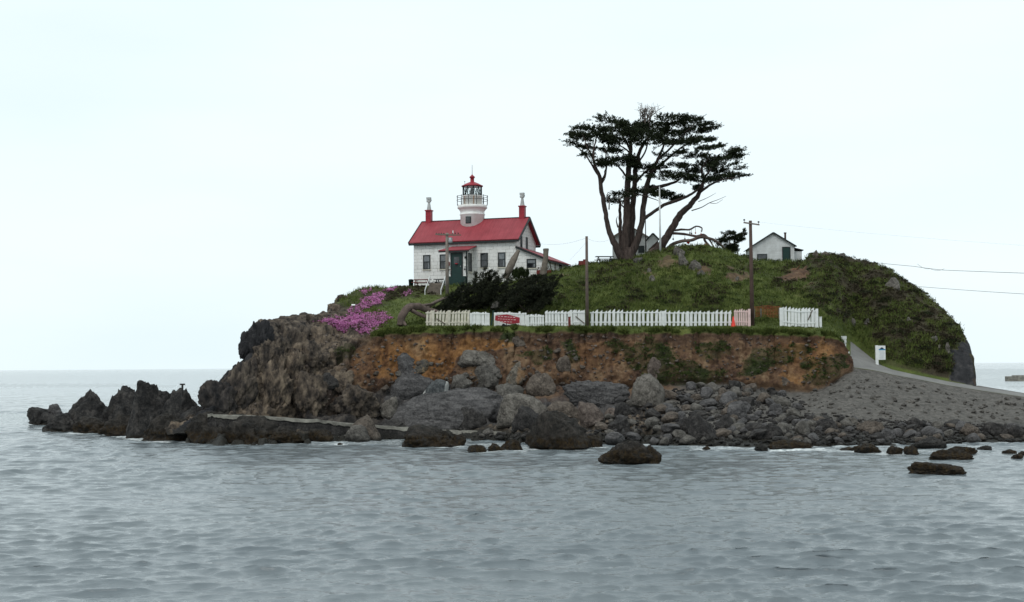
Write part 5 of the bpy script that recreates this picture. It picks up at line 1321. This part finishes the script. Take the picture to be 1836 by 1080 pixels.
# ================================================================== TREES AND PLANTS
def bark_material(name, lo, hi):
    n = NT(name); f = n.noise(2.4, 7, 0.65, n.map(n.ob, (2.5, 2.5, 0.45)))
    n.set(Base_Color=n.ramp(f, [(0.32, lo), (0.68, hi)]), Roughness=0.95); n.bump(f, 0.9, 0.08); return n.m
def leaf_material(name, stops, trans=0.15):
    n = NT(name); f = n.noise(0.9, 5, 0.65)
    g_ = n.node('ShaderNodeNewGeometry'); r_ = g_.outputs['Random Per Island']
    n.set(Base_Color=n.mix(0.5, n.ramp(f, stops), n.ramp(r_, [(0.0, stops[0][1]), (0.6, stops[1][1]), (1.0, stops[-1][1])])), Roughness=0.8)
    n.b.inputs['Specular IOR Level'].default_value = 0.15
    return n.m
BARK = bark_material('cypress_bark', (0.020, 0.014, 0.012), (0.085, 0.062, 0.053))
DEADWOOD = bark_material('dead_wood', (0.05, 0.038, 0.032), (0.20, 0.165, 0.14))
LEAF = leaf_material('cypress_foliage', [(0.3, (0.008, 0.011, 0.006)), (0.5, (0.018, 0.025, 0.011)), (0.7, (0.034, 0.044, 0.018))])
LEAF2 = leaf_material('shrub_foliage', [(0.3, (0.008, 0.009, 0.006)), (0.5, (0.017, 0.020, 0.011)), (0.7, (0.032, 0.036, 0.018))])

def sprays(pos, dirs, length, n_leaf, lw, ll, spread, rg):
    """leaf-sized blades along many little twigs; every blade a separate pointed face pair"""
    k = len(pos); t = rg.random((k, n_leaf)) ** 0.8
    L_ = length * rg.uniform(0.6, 1.25, k)
    base = pos[:, None] + dirs[:, None] * (t * L_[:, None])[..., None] + rg.normal(0, spread, (k, n_leaf, 3)) * (1.1 - t * 0.8)[..., None]
    d = dirs[:, None] * 0.8 + rg.normal(0, 0.55, (k, n_leaf, 3)); d /= np.linalg.norm(d, axis=-1)[..., None]
    s = np.cross(d, rg.normal(size=(k, n_leaf, 3))); s /= np.linalg.norm(s, axis=-1)[..., None] + 1e-9
    ll_ = ll * rg.uniform(0.6, 1.3, (k, n_leaf))[..., None]; lw_ = lw * rg.uniform(0.7, 1.3, (k, n_leaf))[..., None]
    v = np.stack([base - s * lw_ * 0.35, base + d * ll_ * 0.45 - s * lw_ * 0.0 + s * lw_ * 0.5, base + d * ll_, base + d * ll_ * 0.45 - s * lw_ * 0.55], 2).reshape(-1, 3)
    return v
def quads_of(v):
    return np.arange(len(v)).reshape(-1, 4)

def build_big_cypress():
    D0 = 142.0
    base, _ = ground(1128, 463); D0 = base.y + 0.3
    t = thing('cypress_tree', 'tall flat topped cypress with many trunks on top of the hill', 'tree', base)
    rg = np.random.default_rng(5)
    def pt(px, py, dd=0.0): return P(px, py, D0 + dd) - base
    pxm = D0 / F_PX
    trunk = MB()
    stems = [
     ([(1116, 466), (1103, 440), (1091, 411), (1085, 377), (1078, 338), (1075, 316), (1066, 296), (1064, 272), (1070, 246)], [8, 6.0, 4.6, 4.2, 3.8, 3.4, 2.4, 1.8, 0.9], -0.6, -1.6),
     ([(1079, 328), (1086, 308), (1087, 285), (1084, 262)], [2.4, 1.9, 1.4, 0.8], -0.9, -2.2),
     ([(1117, 466), (1113, 440), (1112, 405), (1112, 372), (1110, 357)], [5.5, 4.0, 3.2, 2.6, 1.6], 0.5, 1.2),
     ([(1122, 467), (1121, 425), (1124, 385), (1125, 345), (1127, 302), (1131, 268), (1129, 236)], [8.5, 7.2, 6.4, 5.6, 4.6, 3.4, 1.6], -0.2, -0.6),
     ([(1133, 467), (1131, 425), (1134, 382), (1138, 332), (1141, 292), (1151, 262), (1166, 240)], [8, 6.6, 5.4, 4.6, 3.8, 2.8, 1.4], 0.4, 1.2),
     ([(1126, 467), (1140, 436), (1150, 405), (1154, 370), (1158, 340), (1166, 314), (1178, 290), (1188, 266), (1197, 244)], [8.5, 6.6, 5.4, 5.0, 4.6, 3.8, 3.0, 2.0, 1.0], -0.4, 0.5),
     ([(1156, 348), (1171, 338), (1190, 333), (1212, 326), (1226, 316)], [3.8, 3.4, 3.0, 2.0, 1.0], 0.2, -2.0),
     ([(1152, 394), (1168, 383), (1190, 368), (1210, 361), (1232, 352), (1250, 341), (1262, 329)], [3.4, 3.2, 3.0, 2.8, 2.4, 2.0, 1.2], -0.2, -1.5),
     ([(1172, 459), (1184, 442), (1196, 424), (1208, 405), (1220, 384), (1236, 369), (1250, 353), (1258, 337), (1261, 320), (1258, 304), (1270, 284)], [9.5, 8.0, 7.0, 6.4, 5.8, 5.0, 4.4, 3.4, 2.6, 1.8, 0.9], 0.4, -0.8),
     ([(1256, 344), (1274, 331), (1296, 322), (1318, 319)], [2.4, 2.0, 1.4, 0.7], -0.6, -1.2),
     ([(1262, 318), (1278, 300), (1296, 286), (1306, 276)], [2.0, 1.6, 1.1, 0.5], -0.6, 0.8),
     ([(1126, 322), (1110, 300), (1098, 292)], [2.2, 1.5, 0.8], -0.3, -1.8), ([(1139, 330), (1160, 306), (1186, 302), (1204, 300)], [2.4, 1.8, 1.3, 0.6], 0.8, 2.0),
     ([(1143, 290), (1124, 270), (1106, 258)], [2.2, 1.6, 0.8], 1.0, 2.2), ([(1170, 308), (1200, 282), (1226, 262), (1250, 250)], [2.6, 2.0, 1.4, 0.7], 0.2, 1.8), ([(1180, 286), (1206, 262), (1228, 238), (1246, 222)], [2.2, 1.7, 1.2, 0.6], 0.0, -2.0),
     ([(1073, 315), (1058, 290), (1044, 272), (1030, 262)], [2.0, 1.5, 1.0, 0.5], -0.8, -2.0), ([(1066, 290), (1052, 262), (1044, 240)], [1.8, 1.2, 0.6], -0.8, 0.5), ([(1130, 268), (1114, 240), (1104, 222)], [2.0, 1.5, 0.7], -0.4, 1.5),
     ([(1122, 360), (1136, 352), (1150, 350), (1180, 360)], [1.6, 1.4, 1.2, 0.6], -0.9, -2.0), ([(1119, 372), (1112, 366), (1106, 361)], [1.4, 1.1, 0.6], -0.9, -1.5), ([(1142, 300), (1158, 268), (1164, 236), (1166, 215)], [1.8, 1.4, 1.0, 0.5], 0.5, 0.0)]
    for pts, rad, d0, d1 in stems:
        n_ = len(pts); c = curve([pt(x, y, d0 + (d1 - d0) * i / (n_ - 1)) for i, (x, y) in enumerate(pts)], 5)
        r_ = np.interp(np.linspace(0, n_ - 1, len(c)), range(n_), rad) * pxm
        c = [q + Vector((random.gauss(0, 0.03), random.gauss(0, 0.03), 0)) for q in c]
        trunk.tube(c, list(r_), 9, 0.08)
    trunk.lathe([(1.05, -0.7), (0.95, 0.0), (0.72, 0.5), (0.55, 1.1)], 14, (-0.15, 0.1, 0))
    trunk.build('trunk', BARK, t, True)
    for pts, rad in (([(1240, 378), (1258, 372), (1272, 364), (1288, 358), (1302, 352)], [1.2, .9, .7, .5, .3]), ([(1272, 364), (1284, 365), (1296, 358)], [.6, .4, .25]), ([(1252, 362), (1270, 354), (1284, 346)], [.8, .5, .25]),
                     ([(1092, 376), (1092, 360), (1089, 346)], [1.2, .9, .4]), ([(1108, 408), (1105, 396), (1107, 388)], [1.4, .9, .3]), ([(1110, 357), (1122, 349), (1132, 346)], [1.2, .9, .6]), ([(1079, 330), (1085, 320), (1088, 306)], [1.0, .7, .4])):
        n_ = len(pts); c = curve([pt(x, y, -1.0 - 0.3 * i) for i, (x, y) in enumerate(pts)], 4); MB().tube(c, list(np.interp(np.linspace(0, n_ - 1, len(c)), range(n_), rad) * pxm), 6, 0.05).build('dead_branch', DEADWOOD, t, True)
    tw = MB()
    for j in range(26):                    # bare twigs at the very top
        x0, y0 = 1156 + rg.uniform(-7, 10), 218 + rg.uniform(-6, 4); a = rg.uniform(-0.5, 0.9); ln = rg.uniform(12, 34)
        p0 = pt(x0, y0, rg.uniform(-.6, .6)); p1 = pt(x0 + math.sin(a) * ln * 0.5, y0 - math.cos(a) * ln * 0.5, rg.uniform(-.8, .8)); p2 = pt(x0 + math.sin(a) * ln + rg.uniform(-2, 6), y0 - math.cos(a) * ln * 0.9, rg.uniform(-1, 1))
        tw.tube(curve([p0, p1, p2], 3), [.045, .042, .038, .034, .03, .024, .018], 4, cap=False)
        for m_ in range(5):
            q = p1.lerp(p2, rg.random()); tw.tube([q, q + Vector((rg.normal() * .35, rg.normal() * .3, abs(rg.normal()) * .3 + .1))], [.024, .012], 3, cap=False)
    tw.build('bare_twigs', DEADWOOD, t)
    pads = [(1100, 216, 52, 12), (1112, 226, 60, 14), (1062, 246, 62, 15), (1036, 246, 42, 9), (1046, 228, 26, 10), (1032, 262, 34, 6), (1130, 230, 50, 20), (1150, 246, 76, 24), (1178, 234, 58, 22), (1196, 213, 44, 9), (1208, 238, 54, 12),
            (1242, 217, 50, 10), (1252, 226, 36, 7), (1246, 240, 62, 14), (1222, 254, 80, 14), (1188, 258, 60, 10), (1254, 254, 44, 7), (1122, 254, 60, 13), (1087, 254, 50, 14), (1076, 268, 46, 9), (1100, 240, 60, 16),
            (1112, 293, 56, 15), (1090, 294, 40, 10), (1122, 287, 40, 10), (1158, 300, 34, 12), (1200, 300, 52, 13), (1206, 317, 64, 11), (1186, 308, 34, 8), (1108, 360, 28, 9), (1128, 346, 44, 9), (1160, 347, 62, 11), (1194, 357, 50, 8), (1146, 339, 34, 7), (1172, 350, 50, 8),
            (1254, 278, 34, 8), (1300, 276, 58, 10), (1318, 284, 30, 7), (1278, 288, 58, 11), (1262, 298, 50, 9), (1302, 293, 52, 8), (1295, 306, 64, 9), (1272, 320, 78, 10), (1322, 315, 34, 6), (1302, 320, 40, 6), (1238, 325, 26, 8), (1241, 338, 20, 6), (1276, 264, 28, 5), (1238, 270, 28, 5),
            (1204, 277, 40, 6), (1096, 272, 30, 7), (1150, 318, 30, 7), (1068, 232, 30, 8), (1214, 222, 40, 10), (1164, 222, 40, 14), (1262, 268, 30, 5), (1246, 310, 34, 7), (1057, 280, 18, 5), (1132, 292, 34, 9)]
    V_ = []
    for (x, y, w_, h_) in pads:
        n_ = int(30 + w_ * h_ * 0.16)
        a = rg.normal(0, 0.29, n_); b = rg.normal(0, 0.30, n_); c = rg.uniform(-0.36, 0.36, n_) * (1 - np.minimum(np.abs(a), 0.8) * 0.7)
        nc_ = max(3, int(w_ / 9)); ca = rg.uniform(-0.5, 0.5, nc_); cb = rg.normal(0, 0.3, nc_); cc = rg.uniform(-0.42, 0.42, nc_); ci = rg.integers(0, nc_, n_)
        a = ca[ci] + rg.normal(0, 0.40 / nc_ + 0.035, n_); b = cb[ci] + rg.normal(0, 0.10, n_); c = cc[ci] + rg.normal(0, 0.13, n_)
        tl = 0.16 * np.clip((x - 1135) / 80.0, -1, 1) * w_
        dep = max(1.0, w_ * pxm * 0.4); dd = rg.uniform(-2.8, 2.8)
        px_ = x + a * w_ * 0.95; py_ = y + c * h_ * 1.05 - a * tl
        pos = Pn(px_, py_, D0 + dd + b * dep * 1.6) - np.array(base)
        dirs = np.stack([a * 1.9 + 0.38, b * 1.6, 0.10 + 0.35 * rg.random(n_)], -1) + rg.normal(0, 0.22, (n_, 3)); dirs /= np.linalg.norm(dirs, axis=1)[:, None]
        V_.append(sprays(pos, dirs, 0.55, 16, 0.080, 0.20, 0.055, rg))
    v = np.concatenate(V_); o = new_obj('crown', np_mesh('crown', v, quads_of(v), False), LEAF, t)
build_big_cypress()

def swept_shrub(name, label, poly, Dr, sweep, n_spray, length, base_px, stems, mat_=LEAF2, group=None, n_leaf=26, seed=1, bias=None):
    rg = np.random.default_rng(seed); g_ = P(base_px[0], base_px[1], (Dr[0] + Dr[1]) / 2); g_.z = below(g_.x, g_.y, g_.z)
    t = thing(name, label, 'shrub' if 'shrub' in name else 'tree', g_, 0, group)
    xs = [q[0] for q in poly]; ys = [q[1] for q in poly]; X = []; Y = []
    while len(X) < n_spray:
        x = rg.uniform(min(xs), max(xs), 400); y = rg.uniform(min(ys), max(ys), 400); m = in_poly(x, y, poly); X += list(x[m]); Y += list(y[m])
    X = np.array(X[:n_spray]); Y = np.array(Y[:n_spray]); D_ = rg.uniform(Dr[0], Dr[1], n_spray)
    # plumes: each a leaning axis crowded with twigs, narrowing to its tip
    K = max(10, n_spray // 16); per = 16
    base = Pn(X[:K], Y[:K], D_[:K]) - np.array(g_)
    ax = np.array(sweep)[None] + rg.normal(0, 0.16, (K, 3)); ax /= np.linalg.norm(ax, axis=1)[:, None]
    AL = length * 1.75 * rg.uniform(0.6, 1.3, K); base = base - ax * (AL * 0.55)[:, None]
    t_ = rg.random((K, per)); off = rg.normal(0, 0.19 * min(1, length), (K, per, 3)) * (1.1 - t_)[..., None]
    pos = (base[:, None] + ax[:, None] * (t_ * AL[:, None])[..., None] + off).reshape(-1, 3)
    dirs = (ax[:, None] + off * 0.5 + rg.normal(0, 0.16, (K, per, 3))).reshape(-1, 3); dirs /= np.linalg.norm(dirs, axis=1)[:, None]
    low = np.array([below(*(q[:2] + np.array(g_)[:2])) for q in pos]) - g_.z
    pos[:, 2] = np.maximum(pos[:, 2], low + 0.05)
    v = sprays(pos, dirs, 0.42 * min(1, length + .2), n_leaf, 0.055, 0.22, 0.06, rg)
    new_obj('crown', np_mesh('crown', v, quads_of(v), False), mat_, t)
    s = MB()
    for pts, rad in stems:
        c = curve([P(x, y, (Dr[0] + Dr[1]) / 2 + 0.4) - g_ for x, y in pts], 5); s.tube(c, list(np.linspace(rad[0], rad[1], len(c))), 7, 0.08)
    s.build('trunk', DEADWOOD, t, True); return t
swept_shrub('cypress_shrub', 'large black wind swept shrub leaning right in front of the lighthouse door', [(786, 557), (800, 536), (830, 518), (852, 503), (872, 495), (892, 496), (905, 508), (918, 516), (922, 535), (915, 552), (870, 556), (800, 560)],
            (125, 131), (0.62, 0.0, 0.62), 1500, 1.15, (800, 562), [([(760, 556), (785, 540), (820, 528), (850, 515)], (0.20, 0.06)), ([(790, 560), (830, 548), (880, 530)], (0.16, 0.05)), ([(800, 560), (850, 556), (905, 545)], (0.14, 0.05))], seed=2)
swept_shrub('cypress_shrub', 'dark bushy shrub with spiky tips to the right, overhanging the fence', [(905, 550), (918, 522), (935, 508), (948, 498), (960, 500), (975, 498), (992, 508), (988, 530), (985, 550), (960, 556), (925, 560)],
            (122.8, 128), (0.72, -0.05, 0.38), 1150, 1.0, (948, 566), [([(945, 572), (950, 550), (958, 525), (962, 505)], (0.16, 0.04)), ([(946, 560), (970, 545), (992, 535)], (0.10, 0.03)), ([(946, 560), (930, 545), (925, 525)], (0.10, 0.03))], seed=3)
swept_shrub('cypress_tree', 'small dark flat topped cypress on the skyline left of the cabin', [(1287, 426), (1300, 417), (1318, 417), (1330, 421), (1326, 432), (1328, 450), (1300, 456), (1290, 444)],
            (141.5, 145), (0.55, 0.0, 0.25), 420, 0.65, (1311, 460), [([(1311, 464), (1310, 445), (1306, 425)], (0.14, 0.04))], mat_=LEAF, seed=4)
swept_shrub('bush', 'round dark green bush beside the leaning driftwood slab', [(920, 492), (925, 484), (936, 481), (946, 485), (949, 494), (930, 497)], (135, 137), (0.1, -0.1, 0.8), 300, 0.3, (935, 497), [([(935, 499), (936, 490)], (0.05, 0.03))],
            mat_=leaf_material('bush_foliage', [(0.3, (0.012, 0.018, 0.008)), (0.5, (0.028, 0.042, 0.015)), (0.7, (0.05, 0.07, 0.022))]), seed=6)

# driftwood
def log(name, label, pts, rad, cat='driftwood', group=None, m=None, wob=0.16, extra=()):
    g_ = P(*pts[0]); o = MB(); c = curve([P(*q) - g_ for q in pts], 6); o.tube(c, list(np.interp(np.linspace(0, len(pts) - 1, len(c)), range(len(pts)), rad)), 10, wob)
    for pts2, rad2 in extra:
        c = curve([P(*q) - g_ for q in pts2], 5); o.tube(c, list(np.interp(np.linspace(0, len(pts2) - 1, len(c)), range(len(pts2)), rad2)), 8, wob)
    b = o.build(name, m or M['driftwood'], None, True); b.location = g_
    return tag(b, label, cat, group)
log('driftwood_log', 'bent bleached dead trunk arching over the lawn left of the fence', [(717, 584, 122.2), (720, 568, 122.3), (732, 553, 122.6), (748, 549, 123.2), (764, 556, 124), (785, 560, 125)], [0.30, 0.34, 0.36, 0.32, 0.28, 0.20],
    extra=[([(738, 556, 122.6), (752, 564, 122.8), (766, 570, 123), (780, 577, 123.2)], [0.20, 0.18, 0.16, 0.12]), ([(742, 551, 123), (760, 548, 124), (778, 544, 125.5)], [0.18, 0.16, 0.08]), ([(714, 582, 122.2), (722, 578, 122.3), (728, 584, 122.0)], [0.2, 0.2, 0.1])])
log('driftwood_slab', 'thick grey driftwood slab leaning against the right corner of the lighthouse', [(906, 500, 136.2), (912, 484, 136.2), (922, 465, 136.4), (930, 449, 136.6)], [0.26, 0.38, 0.34, 0.16], wob=0.1, m=M['timber'])
log('driftwood_stump', 'upright driftwood stump with a flat top in front of the lean-to', [(973, 494, 136), (976, 476, 136), (979, 460, 136), (979, 446, 136)], [0.38, 0.30, 0.25, 0.30], wob=0.12, m=M['timber'])
o = thing('flower_planter', 'rust red planter with dry stems at the foot of the driftwood stump', 'planter', ground(975, 491)[0] if ground(975, 491)[0] else P(975, 490, 136))
q = MB(); q.box((0, 0, 0.15), (1.5, 0.5, 0.4)); q.build('trough', M['redbrown'], o)
q = MB()
for i in range(26):
    x = random.uniform(-.7, .7); q.bar((x, 0, 0.3), (x + random.uniform(-.2, .2), random.uniform(-.2, .2), random.uniform(.5, .8)), 0.03)
q.build('stems', M['darktimber'], o)
log('upturned_root', 'orange brown upturned root lying on bare soil below the cabin', [(1412, 494, 138.3), (1424, 487, 138.2), (1436, 490, 138), (1446, 479, 137.8)], [0.14, 0.30, 0.22, 0.06], wob=0.3, m=bark_material('root_wood', (0.07, 0.035, 0.02), (0.22, 0.12, 0.07)), extra=[([(1424, 487, 138.2), (1430, 482, 137.8), (1434, 476, 137.6)], [0.14, 0.09, 0.03]), ([(1420, 492, 138), (1428, 497, 137.6)], [0.16, 0.05])])
log('fallen_limb', 'low fallen cypress limb arching along the top of the hill', [(1196, 447, 141), (1206, 438, 141), (1222, 433, 140.5), (1240, 431, 140.3), (1258, 425, 140.5), (1282, 432, 141), (1300, 446, 142)], [0.20, 0.18, 0.16, 0.16, 0.15, 0.15, 0.10], group='fallen limbs on the hilltop')
log('fallen_limb', 'upper bent limb reaching right from the leaning cypress trunk', [(1203, 414, 142.4), (1222, 412, 142), (1236, 412, 141.6), (1248, 406, 141.4), (1258, 409, 141.2), (1258, 416, 141.2)], [0.12, 0.11, 0.09, 0.08, 0.07, 0.05], group='fallen limbs on the hilltop',
    extra=[([(1204, 418, 142.4), (1226, 420, 142), (1248, 424, 141.5), (1262, 421, 141.2), (1272, 430, 141), (1280, 444, 141)], [0.14, 0.13, 0.12, 0.11, 0.10, 0.06]), ([(1262, 422, 141.2), (1264, 432, 141), (1276, 446, 140.8)], [0.12, 0.12, 0.14])])
log('fallen_limb', 'thick bleached log lying in front of the leaning cypress trunk', [(1160, 455, 140.8), (1172, 448, 140.6), (1186, 448, 140.4), (1204, 444, 140.6)], [0.16, 0.20, 0.18, 0.12], group='fallen limbs on the hilltop')
M['float_red'] = simple('red_float', (0.55, 0.02, 0.02), 0.4, 0.15); M['float_dark'] = simple('dark_float', (0.04, 0.035, 0.03), 0.6, 0.3); M['float_pink'] = simple('faded_float', (0.42, 0.14, 0.10), 0.6, 0.3)
for x, y0, y1, r_, m, lb in ((1234, 428, 434, 0.19, 'float_red', 'bright red fishing float hanging from the fallen limb'), (1207, 421, 429, 0.09, 'float_dark', 'dark float hanging nearest the leaning trunk'), (1228, 422, 429, 0.09, 'float_dark', 'dark float hanging just left of the red float'),
      (1237, 412, 418, 0.08, 'float_dark', 'leftmost of the small floats under the bent limb'), (1240, 411, 419, 0.08, 'float_dark', 'second small float under the bent limb'), (1247, 407, 418, 0.08, 'float_pink', 'faded float under the peak of the bent limb'), (1257, 412, 420, 0.08, 'float_pink', 'faded float at the right end of the bent limb'), (1265, 425, 440, 0.15, 'float_pink', 'faded orange float against the bleached limb')):
    p = P(x, y1, 140.9); o = thing('fishing_float', lb, 'float', p, 0, 'fishing floats on the fallen limbs')
    q = MB(); q.lathe([(0.02, -r_ * 1.3), (r_ * .8, -r_ * .7), (r_, 0), (r_ * .8, r_ * .7), (0.03, r_ * 1.3)], 10); q.build('float', M[m], o, True)
    q = MB(); q.tube([(0, 0, r_), (0, 0, (y1 - y0) * 140.9 / F_PX)], 0.02, 4); q.build('rope', M['timber'], o)

# ---- ground plants nobody could count
cells = np.argwhere(np.ones((NR - 1, NC - 1), bool))
def scatter(mask, n, rg):
    """random points on the loft (uniform in the picture), with normals"""
    i, j = np.nonzero(mask); 
    area = np.abs((PXG[i, j + 1] - PXG[i, j]) * (PYG[i + 1, j] - PYG[i, j])) + 1e-3
    c = rg.choice(len(i), n, p=area / area.sum()); i, j = i[c], j[c]; a, b = rg.random(n)[:, None], rg.random(n)[:, None]
    p = (GD[i, j] * (1 - a) + GD[i + 1, j] * a) * (1 - b) + (GD[i, j + 1] * (1 - a) + GD[i + 1, j + 1] * a) * b
    return p, i, j
C_ = lambda A: A[:-1, :-1]
def blades(p, n, h, w_, spread, rg, up=(0, 0, 1), tilt=0.45):
    k = len(p); base = p[:, None] + np.concatenate([rg.normal(0, spread, (k, n, 2)), np.zeros((k, n, 1))], -1)
    d = np.array(up) + rg.normal(0, tilt, (k, n, 3)); d /= np.linalg.norm(d, axis=-1)[..., None]
    hs = h * rg.uniform(0.5, 1.4, (k, n))[..., None]; s = np.stack([np.cos(a := rg.uniform(0, 6.3, (k, n))), np.sin(a), a * 0], -1) * w_ * rg.uniform(0.7, 1.3, (k, n))[..., None]
    return np.stack([base - s, base + s, base + d * hs + s * 0.25, base + d * hs - s * 0.25], 2).reshape(-1, 3)
rg = np.random.default_rng(77)
gmask = (C_(VV) > 5.03) & (C_(VV) < 7.3) & (C_(grass) > 0.5) & (C_(PXG) < 1745)
GR1 = leaf_material('grass_blades', [(0.3, (0.030, 0.040, 0.011)), (0.5, (0.072, 0.100, 0.021)), (0.7, (0.138, 0.150, 0.042))])
GR2 = leaf_material('scrub_leaves', [(0.3, (0.016, 0.012, 0.008)), (0.5, (0.042, 0.034, 0.020)), (0.7, (0.072, 0.066, 0.032))])
GR3 = leaf_material('bank_plants', [(0.3, (0.013, 0.020, 0.007)), (0.5, (0.040, 0.060, 0.015)), (0.7, (0.075, 0.100, 0.025))])
lawn = in_poly(C_(PXG), C_(PYG), [(660, 535), (735, 505), (800, 520), (800, 560), (700, 580)])
p, i, j = scatter(gmask & (C_(scrub) < 0.75) & ~lawn, 26000, rg); v = blades(p, 4, 0.30, 0.035, 0.16, rg)
p, i, j = scatter(gmask & lawn, 2500, rg); v2 = blades(p, 4, 0.10, 0.03, 0.12, rg)
lipm = (C_(VV) > 3.93) & (C_(VV) < 4.08) & (C_(isle) > 0.5) & (C_(PXG) < 1515)
p, i, j = scatter(lipm, 6500, rg); p = p[fbm(p * np.array([0.7, 0.7, 0.7]), 3) > -0.08]; v3 = blades(p, 5, 0.30, 0.03, 0.12, rg, (0, -0.35, 0.7), 0.6)
lm2 = (C_(VV) > 4.05) & (C_(VV) < 5.05) & (C_(isle) > 0.5) & (C_(PXG) < 1515)
p, i, j = scatter(lm2, 3500, rg); v4 = blades(p, 4, 0.13, 0.03, 0.12, rg)
v = np.concatenate([v, v2, v3, v4]); tag(new_obj('grass', np_mesh('grass', v, quads_of(v), False), GR1), kind='stuff')
def mounds(mask, n, r0, r1, leaves, lw, ll, rg, mat_, name, flat=0.45):
    p, i, j = scatter(mask, n, rg); V_ = []
    r_ = rg.uniform(r0, r1, n); k = leaves
    d = rg.normal(size=(n, k, 3)); d[..., 2] = np.abs(d[..., 2]); d /= np.linalg.norm(d, axis=-1)[..., None]
    base = p[:, None] + d * (r_[:, None] * rg.uniform(0.55, 1.0, (n, k)))[..., None] * np.array([1, 1, flat])
    e = d + rg.normal(0, 0.5, (n, k, 3)); e /= np.linalg.norm(e, axis=-1)[..., None]; s = np.cross(e, rg.normal(size=(n, k, 3))); s /= np.linalg.norm(s, axis=-1)[..., None]
    a = ll * rg.uniform(.6, 1.3, (n, k))[..., None]; b = lw * rg.uniform(.7, 1.3, (n, k))[..., None]
    v = np.stack([base - s * b * .4, base + e * a * .5 + s * b * .5, base + e * a, base + e * a * .5 - s * b * .5], 2).reshape(-1, 3)
    return tag(new_obj(name, np_mesh(name, v, quads_of(v), False), mat_), kind='stuff')
smask = (C_(VV) > 5.05) & (C_(VV) < 7.2) & (C_(scrub) > 0.45) & (C_(PXG) < 1742) & ((C_(PXG) > 980) | (C_(PXG) > 690) & (C_(PXG) < 790))
mounds(smask, 3200, 0.10, 0.38, 34, 0.07, 0.17, rg, GR2, 'scrub')
mounds(gmask & (C_(PXG) > 985) & (C_(PXG) < 1500), 1000, 0.15, 0.5, 45, 0.06, 0.16, rg, GR3, 'low_plants')
vmask = (C_(veg) > 0.4) & (C_(VV) < 4.0)
big_ = leaf_material('dark_bush_leaves', [(0.3, (0.009, 0.011, 0.006)), (0.5, (0.022, 0.027, 0.011)), (0.7, (0.042, 0.050, 0.018))])
mounds(smask & (C_(PXG) > 1440) & (C_(bare) < 0.3), 60, 0.4, 0.85, 170, 0.08, 0.20, rg, big_, 'dark_bushes', 0.36)
mounds(gmask & (C_(PXG) > 1000) & (C_(PXG) < 1500) & (C_(patchy) > 0.6), 22, 0.4, 0.8, 150, 0.07, 0.18, rg, big_, 'dark_bushes', 0.36)
mounds(vmask, 330, 0.15, 0.42, 45, 0.06, 0.16, rg, GR3, 'bank_plants')
# pink ice plant flowers
FL = leaf_material('ice_plant_flowers', [(0.3, (0.42, 0.13, 0.31)), (0.5, (0.63, 0.24, 0.50)), (0.7, (0.80, 0.44, 0.68))])
FLG = leaf_material('ice_plant_leaves', [(0.3, (0.05, 0.022, 0.018)), (0.5, (0.085, 0.045, 0.030)), (0.7, (0.10, 0.075, 0.035))])
fp = [([(575, 580), (600, 572), (640, 562), (680, 562), (698, 570), (690, 580), (668, 590), (655, 603), (635, 602), (612, 592)], 3000), ([(632, 552), (655, 535), (682, 527), (690, 534), (668, 549), (640, 556), (655, 562), (620, 566)], 1200), ([(640, 524), (652, 518), (664, 517), (668, 524), (650, 532)], 160), ([(684, 524), (697, 517), (706, 516), (700, 524)], 160),
      ([(560, 580), (600, 566), (690, 560), (704, 574), (660, 606), (600, 590)], 500), ([(720, 530), (735, 522), (738, 526), (724, 534)], 40)]
V1 = []; V2 = []
j1_ = C_(j1) * 10
for poly, n_ in fp:
    m = in_poly(C_(PXG) + j1_ * 1.3, C_(PYG) + C_(j2) * 5, poly) & (C_(VV) > 2.5)
    if m.sum() < 3: continue
    p, i, j = scatter(m, n_ * 2, rg); k = rg.normal(0, 1, p.shape) * 0.05; p = p + k + np.array([0, -0.05, 0.08])
    clump = fbm(p * 0.8, 4) > -0.22 - 0.25 * rg.random(len(p)); p = p[clump]
    V1.append(blades(p, 5, 0.075, 0.042, 0.07, rg, (0, -0.5, 0.6), 0.7))
    p, i, j = scatter(m, int(n_ * 0.5), rg); V2.append(blades(p, 5, 0.16, 0.045, 0.10, rg, (0, -0.2, 0.7), 0.7))
# a few behind the fence
pp = np.array([ground(random.uniform(884, 912), random.uniform(536, 551))[0] for _ in range(200)]) + np.array([0, -0.1, 0.1]); V1.append(blades(pp, 5, 0.10, 0.05, 0.05, rg, (0, -0.5, 0.6), 0.7))
v = np.concatenate(V1); tag(new_obj('ice_plant_flowers', np_mesh('ice_plant_flowers', v, quads_of(v), False), FL), kind='stuff')
v = np.concatenate(V2); tag(new_obj('ice_plant_leaves', np_mesh('ice_plant_leaves', v, quads_of(v), False), FLG), kind='stuff')
build_water()
